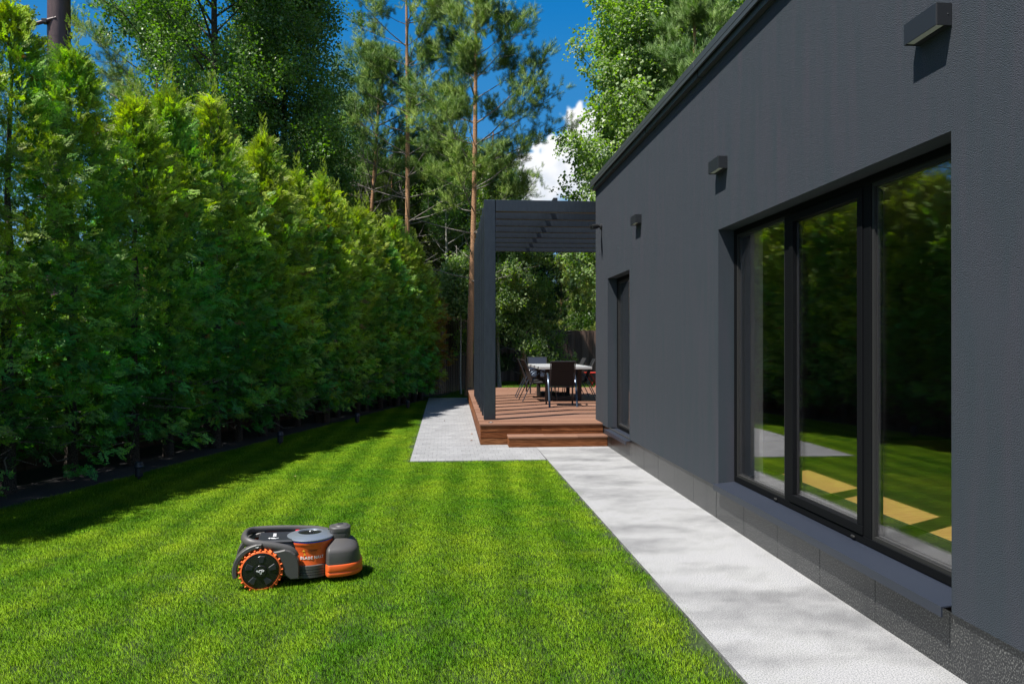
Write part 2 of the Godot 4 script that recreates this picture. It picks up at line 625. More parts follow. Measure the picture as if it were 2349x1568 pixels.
	# soils
	m = mat("soil", Color(1, 1, 1), 0.95)
	m.albedo_texture = ntex(noise(61, 0.05, FastNoiseLite.TYPE_SIMPLEX, 4), 512, [[0.0, lin(0.014, 0.026, 0.006)], [1.0, lin(0.045, 0.075, 0.016)]])
	world_map(m, Vector3(1.2, 1.2, 1.2))
	M.soil = m
	m = mat("bed_earth", Color(1, 1, 1), 0.98)
	m.albedo_texture = ntex(noise(63, 0.06, FastNoiseLite.TYPE_SIMPLEX, 4), 512, [[0.0, lin(0.010, 0.010, 0.012)], [1.0, lin(0.040, 0.038, 0.038)]])
	world_map(m, Vector3(1.0, 1.0, 1.0))
	M.bed = m
	m = mat("forest_floor", Color(1, 1, 1), 0.98)
	m.albedo_texture = ntex(noise(65, 0.03, FastNoiseLite.TYPE_SIMPLEX, 5), 512, [[0.0, lin(0.018, 0.026, 0.009)], [0.6, lin(0.035, 0.055, 0.016)], [1.0, lin(0.08, 0.07, 0.04)]])
	world_map(m, Vector3(0.25, 0.25, 0.25))
	M.forest = m
	# living things: instance colours carry the shade of green
	M.grass = leaf_mat("grass_blade", 0.50, Color(0.40, 0.50, 0.08))
	M.grass.metallic_specular = 0.2
	M.thuja = leaf_mat("thuja_frond", 0.55, Color(0.95, 1.0, 0.12))
	M.needle = leaf_mat("pine_needle", 0.50, Color(0.55, 0.70, 0.22))
	M.needle.metallic_specular = 0.25
	M.leaf = leaf_mat("broad_leaf", 0.40, Color(0.85, 1.0, 0.14))
	for b in [["pine_bark", lin(0.20, 0.10, 0.055), lin(0.56, 0.31, 0.155), 71], ["grey_bark", lin(0.09, 0.078, 0.066), lin(0.30, 0.27, 0.235), 72], ["dark_bark", lin(0.022, 0.018, 0.014), lin(0.085, 0.068, 0.052), 73], ["birch_bark", lin(0.13, 0.12, 0.10), lin(0.62, 0.58, 0.52), 74]]:
		m = mat(b[0], Color(1, 1, 1), 0.9)
		m.albedo_texture = ntex(noise(b[3], 0.045, FastNoiseLite.TYPE_SIMPLEX, 4), 512, [[0.0, b[1]], [0.35, b[1]], [0.6, b[2]], [1.0, b[2]]])
		m.normal_enabled = true
		m.normal_texture = ntex(noise(b[3] + 20, 0.05, FastNoiseLite.TYPE_CELLULAR, 2), 512, [], 8.0)
		world_map(m, Vector3(2.6, 1.1, 2.6))
		M[b[0]] = m
	m = mat("pole_paint", Color(1, 1, 1), 0.5)
	m.albedo_texture = ntex(noise(81, 0.02, FastNoiseLite.TYPE_SIMPLEX_SMOOTH, 4), 512, [[0.0, lin(0.055, 0.028, 0.030)], [1.0, lin(0.105, 0.060, 0.058)]])
	world_map(m, Vector3(1.5, 0.2, 1.5))
	M.pole = m
	# furniture and fittings
	M.black_metal = mat("black_metal", lin(0.02, 0.02, 0.021), 0.4)
	M.sling = mat("sling_fabric", lin(0.013, 0.013, 0.014), 0.75)
	M.sling_blue = mat("sling_fabric_blue", lin(0.008, 0.016, 0.036), 0.8)
	M.chair_tube = mat("chair_tube", lin(0.055, 0.055, 0.060), 0.28, 0.4)
	M.chair_blue = mat("chair_bar", lin(0.055, 0.075, 0.105), 0.25, 0.5)
	M.table_leg = mat("table_leg", lin(0.030, 0.024, 0.021), 0.5)
	m = mat("table_stone", Color(1, 1, 1), 0.55)
	m.albedo_texture = ntex(noise(85, 0.2, FastNoiseLite.TYPE_SIMPLEX, 3), 512, [[0.0, lin(0.22, 0.22, 0.23)], [0.5, lin(0.42, 0.42, 0.42)], [1.0, lin(0.52, 0.52, 0.51)]])
	world_map(m, Vector3(1.5, 1.5, 1.5))
	M.table_stone = m
	M.red = mat("red_paint", lin(0.55, 0.035, 0.02), 0.5)
	M.lamp = mat("lamp_housing", lin(0.013, 0.015, 0.019), 0.5)
	M.diffuser = mat("frosted_diffuser", lin(0.55, 0.55, 0.52), 0.6)
	M.chrome = mat("brushed_steel", lin(0.5, 0.5, 0.5), 0.25, 1.0)
	M.lens = mat("lens", lin(0.01, 0.01, 0.012), 0.08)
	M.spot = mat("spot_housing", lin(0.016, 0.020, 0.030), 0.4)
	m = mat("weathered_board", lin(0.17, 0.13, 0.10), 0.9)
	M.birdhouse = m

func gritty(sd: int) -> FastNoiseLite:
	var f := noise(sd, 0.072, FastNoiseLite.TYPE_SIMPLEX, 3)
	f.fractal_gain = 0.9
	f.fractal_lacunarity = 2.2
	return f

func leaf_mat(called: String, rough: float, through: Color) -> StandardMaterial3D:
	var m := mat(called, Color(1, 1, 1), rough)
	m.vertex_color_use_as_albedo = true
	m.metallic_specular = 0.5
	m.backlight_enabled = true
	m.backlight = through
	return m

# ------------------------------------------------------------------------------------------ ground
func edge_x(d: float) -> float: return -4.371 + (d - 7.576) * 0.2655   # where lawn meets the planting bed
func trunk_x(d: float) -> float: return -4.60 + (d - 9.318) * 0.295     # the line of the hedge's trunks
func path_left(d: float) -> float: return -0.567 - (d - 10.154) * 0.0093
func path_right(d: float) -> float: return 1.391 - (d - 3.381) * 0.0115

func sheet(pts: Array, y: float, m: Material, called: String, kind := "structure") -> void:
	var mb := MB.new()
	for q in pts:
		mb.quad(Vector3(q[0], y, -q[1]), Vector3(q[2], y, -q[3]), Vector3(q[4], y, -q[5]), Vector3(q[6], y, -q[7]))
	var o := MeshInstance3D.new()
	o.mesh = mb.mesh(m)
	o.name = numbered(called)
	add_child(o)
	o.set_meta("kind", kind)

func ground() -> void:
	sheet([[-400, -200, 400, -200, 400, 500, -400, 500]], -0.40, M.forest, "ground")
	# earth under the garden, a slab whose top carries grass, bed and paving
	sheet([[edge_x(-8), -8, 2.39, -8, 2.39, 21.6, edge_x(21.6), 21.6]], -0.022, M.soil, "lawn_ground")
	sheet([[-14, -8, edge_x(-8), -8, edge_x(24), 24, -14, 24]], -0.03, M.bed, "planting_bed")
	var mb := MB.new()
	mb.quad(Vector3(-0.75, -0.02, -21.6), Vector3(9, -0.02, -21.6), Vector3(9, -0.20, -35.3), Vector3(-0.75, -0.20, -35.3))
	var o := top("back_lawn_ground", mb, M.soil, "", "", "", "structure")

# ------------------------------------------------------------------------------------------ house
func house() -> void:
	var h := thing("house", "charcoal stucco flat-roofed house with large windows right of the path", "house", Vector3(2.4, 0, -6))
	var off := Node3D.new()   # builders below use scene coordinates
	var at := func(mb: MB) -> MB:
		for i in mb.v.size(): mb.v[i] -= Vector3(2.4, 0, -6)
		return mb
	off.free()
	var mb := MB.new()
	var zt := 4.215
	mb.bx(2.4, 2.70, 0.30, zt, -5.0, 3.385)
	mb.bx(2.4, 2.70, 0.30, zt, 6.515, 9.871)
	mb.bx(2.4, 2.70, 0.30, zt, 11.277, 12.23)
	mb.bx(2.4, 2.70, 2.624, zt, 3.385, 6.515)
	mb.bx(2.4, 2.70, 2.60, zt, 9.871, 11.277)
	part("wall", at.call(mb), M.stucco, h)
	mb = MB.new()
	mb.bx(2.70, 13.0, 0.30, zt, 11.93, 12.23)
	part("wall", at.call(mb), M.stucco, h)
	mb = MB.new()
	mb.bx(12.7, 13.0, 0.30, zt, -5.0, 11.93)
	mb.bx(2.70, 12.7, 0.30, zt, -5.0, -4.7)
	part("wall", at.call(mb), M.stucco, h)
	# roof with a metal parapet cap in lengths
	mb = MB.new()
	mb.bx(2.70, 12.7, 3.30, 3.60, -4.7, 11.93)
	part("roof", at.call(mb), M.dim_wall, h)
	var d := 12.30
	var lens := [1.55, 1.9, 1.9, 1.9, 1.9, 1.9, 1.9, 1.9, 1.9]
	for l in lens:
		mb = MB.new()
		mb.bx(2.318, 2.80, 4.245, 4.318, d - l + 0.004, d, 0.006)
		mb.bx(2.318, 2.335, 4.205, 4.243, d - l + 0.004, d)
		mb.bx(2.350, 2.42, 4.150, 4.213, d - l + 0.001, d - 0.03)
		part("parapet_cap", at.call(mb), M.cap, h)
		d -= l
	mb = MB.new()
	mb.bx(2.803, 13.07, 4.245, 4.318, 11.87, 12.30, 0.006)
	part("parapet_cap", at.call(mb), M.cap, h)
	# plinth of dark granite panels on a recessed base
	mb = MB.new()
	mb.bx(2.452, 2.70, -0.05, 0.272, -5.0, 12.20)
	mb.bx(2.70, 13.0, -0.05, 0.298, 11.93, 12.20)
	var pl := part("plinth", at.call(mb), M.joint, h)
	var shared: Array = []
	d = -4.25
	var rng := RandomNumberGenerator.new()
	rng.seed = 12
	while d < 12.2:
		mb = MB.new()
		var e := minf(d + 0.64, 12.198)
		mb.bx(2.422 + rng.randf_range(-0.001, 0.001), 2.452, -0.03, 0.296, d + 0.0015, e - 0.0015, 0.002)
		part("panel", at.call(mb), M.dark_granite, pl)
		d += 0.64
	# rooms behind the glass
	mb = MB.new()
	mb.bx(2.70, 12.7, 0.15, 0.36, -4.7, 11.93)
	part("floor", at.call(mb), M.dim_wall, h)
	d = -1.0
	var fl := h.get_node("floor")
	var k := 0
	while d < 8.9:
		mb = MB.new()
		mb.bx(3.09, 7.5, 0.362, 0.375, d + 0.001, d + 0.139, 0.0015)
		part("plank", at.call(mb), M.oak, fl)
		d += 0.14
		k += 1
	mb = MB.new()   # dark slats added along the glass, standing in for unlit floor
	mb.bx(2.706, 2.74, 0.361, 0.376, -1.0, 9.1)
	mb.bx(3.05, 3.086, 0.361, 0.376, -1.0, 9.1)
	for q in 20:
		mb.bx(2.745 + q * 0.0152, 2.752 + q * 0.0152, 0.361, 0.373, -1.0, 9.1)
	part("added_dark_slats", at.call(mb), M.gasket, h)
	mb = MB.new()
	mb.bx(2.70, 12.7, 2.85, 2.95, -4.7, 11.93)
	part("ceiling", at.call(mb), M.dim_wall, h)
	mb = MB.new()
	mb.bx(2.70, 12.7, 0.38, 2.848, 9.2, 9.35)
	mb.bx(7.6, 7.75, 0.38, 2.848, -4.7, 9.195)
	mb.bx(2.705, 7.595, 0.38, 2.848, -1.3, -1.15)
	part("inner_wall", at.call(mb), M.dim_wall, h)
	mb = MB.new()
	mb.bx(2.705, 2.86, 0.38, 2.846, 6.62, 6.78)
	part("inner_pier", at.call(mb), M.white_wall, h)
	window(h, at, 3.385, 6.515, 0.345, 2.624, [[3.385, 4.36, false], [4.36, 5.45, true], [5.45, 6.515, false]])
	window(h, at, 9.871, 11.277, 0.285, 2.60, [[9.871, 11.277, false]])

func window(h: Node3D, at: Callable, d0: float, d1: float, y0: float, y1: float, bays: Array) -> void:
	# sloping sill with a turned-down front edge
	var mb := MB.new()
	var prof := PackedVector2Array([Vector2(2.348, y0 - 0.062), Vector2(2.356, y0 - 0.062), Vector2(2.356, y0 - 0.018), Vector2(2.60, y0 + 0.006), Vector2(2.60, y0 + 0.012), Vector2(2.348, y0 - 0.012)])
	mb.prism(prof, -d1 + 0.003, -d0 - 0.003)
	part("window_sill", at.call(mb), M.sill, h)
	# outer frame
	mb = MB.new()
	var x0 := 2.545
	var x1 := 2.625
	var b := 0.05
	mb.bx(x0, x1, y0 + 0.012, y0 + 0.012 + b, d0 + 0.002, d1 - 0.002, 0.003)
	mb.bx(x0, x1, y1 - 0.002 - b, y1 - 0.002, d0 + 0.002, d1 - 0.002, 0.003)
	mb.bx(x0, x1, y0 + 0.062, y1 - 0.052, d0 + 0.002, d0 + b, 0.003)
	mb.bx(x0, x1, y0 + 0.062, y1 - 0.052, d1 - b, d1 - 0.002, 0.003)
	for i in bays.size() - 1:
		var dm: float = bays[i][1]
		mb.bx(x0, x1, y0 + 0.062, y1 - 0.052, dm - 0.042, dm + 0.042, 0.003)
	var w := part("window", at.call(mb), M.frame, h)
	for q in bays:
		var a: float = q[0] + (0.05 if q[0] == d0 else 0.042)
		var e: float = q[1] - (0.05 if q[1] == d1 else 0.042)
		var lo := y0 + 0.062
		var hi := y1 - 0.052
		var s := 0.022
		if q[2]:
			s = 0.062
			mb = MB.new()
			mb.bx(x0 - 0.008, x1 - 0.01, lo + 0.003, lo + s, a + 0.003, e - 0.003, 0.003)
			mb.bx(x0 - 0.008, x1 - 0.01, hi - s, hi - 0.003, a + 0.003, e - 0.003, 0.003)
			mb.bx(x0 - 0.008, x1 - 0.01, lo + s, hi - s, a + 0.003, a + s, 0.003)
			mb.bx(x0 - 0.008, x1 - 0.01, lo + s, hi - s, e - s, e - 0.003, 0.003)
			part("sash", at.call(mb), M.frame, w)
		else:
			mb = MB.new()
			mb.bx(x0 + 0.008, x1 - 0.02, lo, lo + s, a, e)
			mb.bx(x0 + 0.008, x1 - 0.02, hi - s, hi, a, e)
			mb.bx(x0 + 0.008, x1 - 0.02, lo + s, hi - s, a, a + s)
			mb.bx(x0 + 0.008, x1 - 0.02, lo + s, hi - s, e - s, e)
			part("glazing_bead", at.call(mb), M.gasket, w)
		for gx in [2.566, 2.588]:
			mb = MB.new()
			mb.bx(gx, gx + 0.005, lo + s - 0.006, hi - s + 0.006, a + s - 0.006, e - s + 0.006)
			part("pane", at.call(mb), M.glass, w)
		mb = MB.new()   # spacer bar round the edge of the double pane
		var g := s
		mb.bx(2.572, 2.587, lo + g, lo + g + 0.010, a + g, e - g)
		mb.bx(2.572, 2.587, hi - g - 0.010, hi - g, a + g, e - g)
		mb.bx(2.572, 2.587, lo + g + 0.010, hi - g - 0.010, a + g, a + g + 0.010)
		mb.bx(2.572, 2.587, lo + g + 0.010, hi - g - 0.010, e - g - 0.010, e - g)
		part("spacer", at.call(mb), M.chair_tube, w)
	# drain covers on the bottom rail
	for f in [0.28, 0.64] if bays.size() > 1 else [0.9]:
		mb = MB.new()
		var dd: float = d1 - (d1 - d0) * f if bays.size() > 1 else d1 - 0.12
		mb.bx(x0 - 0.014, x0 + 0.001, y0 + 0.022, y0 + 0.040, dd - 0.02, dd + 0.02, 0.005)
		part("drain_cover", at.call(mb), M.gasket, w)

# ------------------------------------------------------------------------------------------ paving
func paving() -> void:
	var stain := noise(101, 0.9, FastNoiseLite.TYPE_SIMPLEX_SMOOTH, 4)
	var blot := noise(102, 0.35, FastNoiseLite.TYPE_SIMPLEX_SMOOTH, 3)
	# the walk beside the house: one even surface of granite with drifts of dirt
	var mb := MB.new()
	var nd := 300
	var nx := 26
	var base := 0
	for i in nd + 1:
		var d := lerpf(-3.0, 11.6, float(i) / nd)
		var xa := path_right(d) if d < 10.16 else 0.455
		for j in nx + 1:
			var x := lerpf(path_right(d), 2.421, float(j) / nx)
			var s := stain.get_noise_2d(x * 0.9 + d * 0.25, d * 2.1)
			var g := blot.get_noise_2d(x + d * 0.3, d * 1.6)
			var l := clampf(0.91 + s * 0.46 + g * 0.24 + stain.get_noise_2d(x * 7.0, d * 9.0) * 0.16, 0.52, 1.06)
			mb.tint = Color(l, l * 1.003, l * lerpf(1.03, 0.985, clampf(l, 0.5, 1.0)))
			mb.vert(Vector3(x, 0.0, -d), Vector3.UP, Vector2(x, d))
	for i in nd:
		for j in nx:
			var a := i * (nx + 1) + j
			mb.tri_i(a, a + 1, a + nx + 2)
			mb.tri_i(a, a + nx + 2, a + nx + 1)
	var side := MB.new()
	for i in nd:
		var da := lerpf(-3.0, 11.6, float(i) / nd)
		var db := lerpf(-3.0, 11.6, float(i + 1) / nd)
		mb.tint = Color(0.5, 0.5, 0.5)
		mb.quad(Vector3(path_right(db), -0.05, -db), Vector3(path_right(da), -0.05, -da), Vector3(path_right(da), 0, -da), Vector3(path_right(db), 0, -db))
	var o := top("path", mb, M.granite, "", "", "", "structure")
	# the branch that passes the deck: small pavers in courses
	var bed := MB.new()
	bed.prism(PackedVector2Array([Vector2(path_left(10.16) + 0.004, 10.16), Vector2(1.30, 10.16), Vector2(1.30, 11.70), Vector2(0.452, 11.70), Vector2(0.452, 21.88), Vector2(path_left(21.88) + 0.004, 21.88)]), -0.06, -0.006, 0.0, Vector3.ZERO, Basis(Vector3(1, 0, 0), Vector3(0, 0, -1), Vector3(0, 1, 0)))
	var branch := top("paved_path", bed, M.joint, "", "", "", "structure")
	var rng := RandomNumberGenerator.new()
	rng.seed = 5
	var rest := MB.new()
	var count := 0
	var row := 0
	var d := 10.156
	while d < 21.88:
		var e := minf(d + 0.20, 21.89)
		var x := path_left(d)
		var far := 1.300 if d < 11.70 else 0.452
		var first := true
		while x < far - 0.01:
			var wd := 0.12 if not first else (0.12 if row % 2 == 0 else 0.06)
			first = false
			var x2 := minf(x + wd, far)
			if far - x2 < 0.03: x2 = far
			var l := clampf(0.86 + rng.randfn(0.0, 0.028) + stain.get_noise_2d(x * 1.4, d * 2.0) * 0.16, 0.62, 1.12)
			var pb := rest if count >= 300 else MB.new()
			pb.tint = Color(l, l * 1.002, l * 1.012)
			var y := rng.randf_range(-0.0012, 0.0008)
			if count < 300:
				pb.bx(x + 0.0009, x2 - 0.0009, -0.03, y, d + 0.0009, e - 0.0009, 0.0015)
				part("paver", pb, M.granite, branch)
			else:
				pb.bx(x + 0.0009, x2 - 0.0009, -0.03, y, d + 0.0009, e - 0.0009)
			count += 1
			x = x2
		d += 0.20
		row += 1
	var r := part("paver_field", rest, M.granite, branch)
	r.set_meta("kind", "stuff")

# ------------------------------------------------------------------------------------------ deck
func deck() -> void:
	var dk := thing("deck", "raised reddish wooden terrace deck under the dark pergola", "deck", Vector3(0.45, 0, -11.67))
	var at := func(mb: MB) -> MB:
		for i in mb.v.size(): mb.v[i] -= Vector3(0.45, 0, -11.67)
		return mb
	var rng := RandomNumberGenerator.new()
	rng.seed = 77
	var mb := MB.new()
	mb.bx(0.50, 2.40, 0.0, 0.300, 11.72, 12.24)
	mb.bx(0.50, 7.4, 0.0, 0.300, 12.241, 21.18)
	part("substructure", at.call(mb), M.gasket, dk)
	# top boards run across, butted at staggered joints
	var d := 11.655
	var k := 0
	while d < 21.2:
		var e := minf(d + 0.142, 21.235)
		var right := 2.415 if d < 12.23 else 7.42
		var cuts := [0.440]
		if right > 3.0:
			cuts.append(0.44 + 2.9 + fmod(k * 1.37, 2.4))
		elif k % 2 == 1:
			cuts.append(1.62)
		cuts.append(right)
		for i in cuts.size() - 1:
			mb = MB.new()
			var y := 0.33 + rng.randf_range(-0.0008, 0.0008)
			mb.bx(cuts[i] + 0.001, cuts[i + 1] - 0.001, 0.302, y, d + 0.002, e - 0.002, 0.0025)
			part("board", at.call(mb), M["top%d" % rng.randi_range(0, 3)], dk)
		d += 0.142
		k += 1
	# front face: three courses with butt joints
	var rows := [[0.0, 0.095, [0.452, 2.41]], [0.103, 0.197, [0.452, 1.30, 2.41]], [0.205, 0.298, [0.452, 1.42, 2.05, 2.41]]]
	for r in rows:
		for i in r[2].size() - 1:
			mb = MB.new()
			mb.bx(r[2][i] + 0.0008, r[2][i + 1] - 0.0008, r[0] + 0.002, r[1], 11.672, 11.694, 0.002)
			part("fascia", at.call(mb), M["deck%dx" % rng.randi_range(0, 3)], dk)
		var cuts := [11.695, 14.3, 17.0, 19.4, 21.2]
		for i in 4:
			mb = MB.new()
			mb.bx(0.452, 0.474, r[0] + 0.002, r[1], cuts[i] + 0.001, cuts[i + 1] - 0.001, 0.002)
			part("fascia", at.call(mb), M["deck%dz" % rng.randi_range(0, 3)], dk)
	# the step in front of it
	var st := thing("deck_step", "low wooden step standing before the deck's front edge beside the house", "step", Vector3(0.874, 0, -11.35))
	var at2 := func(m2: MB) -> MB:
		for i in m2.v.size(): m2.v[i] -= Vector3(0.874, 0, -11.35)
		return m2
	mb = MB.new()
	mb.bx(0.90, 2.40, 0.0, 0.136, 11.38, 11.668)
	part("substructure", at2.call(mb), M.gasket, st)
	var cutx := [[0.866, 1.95, 2.418], [0.866, 1.45, 2.418]]
	for i in 2:
		for j in 2:
			mb = MB.new()
			mb.bx(cutx[i][j] + 0.001, cutx[i][j + 1] - 0.001, 0.138, 0.166, 11.342 + i * 0.163, 11.342 + i * 0.163 + 0.160, 0.003)
			part("board", at2.call(mb), M["top%d" % ((i * 2 + j) % 4)], st)
	for r in [[0.0, 0.078, 1], [0.083, 0.136, 0]]:
		mb = MB.new()
		mb.bx(0.876, 2.414, r[0] + 0.002, r[1], 11.354, 11.376, 0.002)
		part("fascia", at2.call(mb), M["deck%dx" % r[2]], st)
		mb = MB.new()
		mb.bx(0.876, 0.898, r[0] + 0.002, r[1], 11.377, 11.668, 0.002)
		part("fascia", at2.call(mb), M["deck%dz" % r[2]], st)

# ------------------------------------------------------------------------------------------ pergola
func pergola() -> void:
	var p := thing("pergola", "dark grey metal pergola of upright fins and roof louvres over the deck", "pergola", Vector3(0.628, 0.33, -12.25))
	var mb: MB
	var t := 0.11
	for k in 8:
		var d := 0.76 * k
		mb = MB.new()
		mb.bx(-0.098, 0.098, 0.001, 3.650 if k > 0 else 3.648, d, d + (t if k else 0.14), 0.012)
		part("fin" if k else "post", mb, M.pergola, p)
		mb = MB.new()
		mb.bx(0.100, 5.9, 3.458, 3.650 if k > 0 else 3.648, d + 0.001, d + (t if k else 0.14) - 0.001, 0.004)
		part("louvre" if k else "beam", mb, M.pergola, p)
	mb = MB.new()
	mb.bx(5.902, 6.10, 0.001, 3.65, 0.0, 0.14, 0.004)
	part("post", mb, M.pergola, p)
	mb = MB.new()
	mb.bx(5.902, 6.10, 0.001, 3.65, 5.32, 5.46, 0.004)
	part("post", mb, M.pergola, p)
	for x in [1.10, 4.0]:
		mb = MB.new()
		mb.bx(x - 0.035, x + 0.035, 3.653, 3.70, 0.02, 5.42, 0.003)
		part("tie_bar", mb, M.black_metal, p)
	mb = MB.new()
	mb.bx(0.102, 5.9, 3.50, 3.64, 5.62, 5.70, 0.004)

# ------------------------------------------------------------------------------------------ fences
func fence_run(a: Vector3, b: Vector3, ta: float, tb: float, parent: Node3D, step: float, sd: int, joined := false) -> void:
	# a and b are base points (x, y, d); boards alternate between two planes
	var rng := RandomNumberGenerator.new()
	rng.seed = sd
	var run := Vector2(b.x - a.x, b.z - a.z)
	var count := int(run.length() / step)
	var dir := run.normalized()
	var bs := Basis(Vector3(dir.x, 0, -dir.y), Vector3.UP, Vector3(dir.x, 0, -dir.y).cross(Vector3.UP))
	var all := MB.new()
	for i in count:
		var f := (i + 0.5) / count
		var p := a.lerp(b, f)
		var hgt := lerpf(ta, tb, f) - p.y + rng.randf_range(-0.012, 0.012)
		var mb := all if joined else MB.new()
		var out := 0.022 if i % 2 == 0 else 0.0
		var c := Vector3(p.x, p.y + hgt * 0.5, -p.z) + bs.z * out
		if joined:
			mb.box(c, Vector3(step * 1.12, hgt, 0.02), 0.0, bs)
		else:
			mb.box(Vector3.ZERO, Vector3(step * (1.14 if i % 2 == 0 else 1.0), hgt, 0.02), 0.003, bs)
			for q in mb.t.size(): mb.t[q] = Vector2(mb.t[q].y + i * 0.37, mb.t[q].x + i * 0.21)
			put("board", mb.mesh(M["fence%d" % rng.randi_range(0, 2)]), parent, c - parent.position)
	if joined:
		for i in all.v.size(): all.v[i] -= parent.position
		var o := part("board_run", all, M.fence1, parent)
		o.set_meta("kind", "stuff")

func fences() -> void:
	var f := thing("board_fence", "tall dark brown vertical board fence running back from the end of the hedge", "fence", Vector3(-0.5, -0.1, -23.6))
	fence_run(Vector3(-0.5, -0.06, 23.6), Vector3(2.4, -0.22, 34.9), 2.57, 2.22, f, 0.125, 1)
	f = thing("board_fence", "dark brown board fence closing the garden behind the dining table", "fence", Vector3(2.4, -0.2, -34.9))
	fence_run(Vector3(2.42, -0.24, 34.9), Vector3(11.0, -0.24, 34.9), 2.22, 2.20, f, 0.17, 2)
	f = thing("board_fence", "low-lying dark board fence glimpsed behind the hedge trunks", "fence", Vector3(-7.6, 0, -3.0))
	fence_run(Vector3(-8.6, -0.1, 0.0), Vector3(-1.45, -0.06, 22.9), 2.1, 2.4, f, 0.2, 3, true)
	fence_run(Vector3(-1.45, -0.06, 22.9), Vector3(-0.5, -0.06, 23.55), 2.4, 2.55, f, 0.2, 4, true)

# ------------------------------------------------------------------------------------------ plants
func blade(mb: MB, p: Vector3, dir: Vector3, side: Vector3, length: float, wide: float, nn: Vector3, mid := 0.45) -> void:
	var a := mb.vert(p, nn, Vector2(0, 0))
	var b := mb.vert(p + dir * length * mid + side * wide * 0.5, nn, Vector2(1, 0))
	var c := mb.vert(p + dir * length, nn, Vector2(1, 1))
	var e := mb.vert(p + dir * length * mid - side * wide * 0.5, nn, Vector2(0, 1))
	if (side.cross(dir)).dot(nn) > 0.0:
		mb.tri_i(a, b, c); mb.tri_i(a, c, e)
	else:
		mb.tri_i(a, c, b); mb.tri_i(a, e, c)

func any_dir(r: RandomNumberGenerator) -> Vector3:
	var v := Vector3(r.randfn(0, 1), r.randfn(0, 1), r.randfn(0, 1))
	return v.normalized() if v.length() > 0.01 else Vector3.UP

func grass_patch(sd: int, side: float, count: int, tall: float) -> ArrayMesh:
	var r := RandomNumberGenerator.new()
	r.seed = sd
	var mb := MB.new()
	for i in count:
		# thinning towards the rim, so that patches melt into each other
		var p := Vector3((r.randf() + r.randf() - 1.0) * side, -0.012, (r.randf() + r.randf() - 1.0) * side)
		var an := r.randf() * TAU
		var lean := r.randf_range(0.15, 1.30)
		var dir := Vector3(cos(an) * lean, 1.0, sin(an) * lean).normalized()
		var l := tall * r.randf_range(0.55, 1.15) + 0.012
		var wide := r.randf_range(0.0016, 0.0032)
		var sdv := dir.cross(Vector3(cos(an + r.randf_range(-0.9, 0.9)), 0, sin(an))).normalized()
		var tone := r.randf_range(0.38, 1.65)
		mb.tint = Color(tone * r.randf_range(0.85, 1.25), tone, tone * r.randf_range(0.7, 1.2))
		if r.randf() < 0.05: mb.tint = Color(2.3, 1.5, 4.0)
		var nn := (Vector3(cos(an) * 0.8, 1.0, sin(an) * 0.8) + any_dir(r) * 0.6).normalized()
		blade(mb, p, dir, sdv, l, wide, nn, 0.35)
	return mb.mesh(M.grass)

func in_frame(x: float, d: float, margin: float) -> bool:
	# what the photograph shows of the ground, and a margin for a step to the side
	if d < 2.0: return false
	var w := d * cos(YAW) + x * sin(YAW)
	var rt := x * cos(YAW) - d * sin(YAW)
	return absf(rt) < w * 0.70 + margin

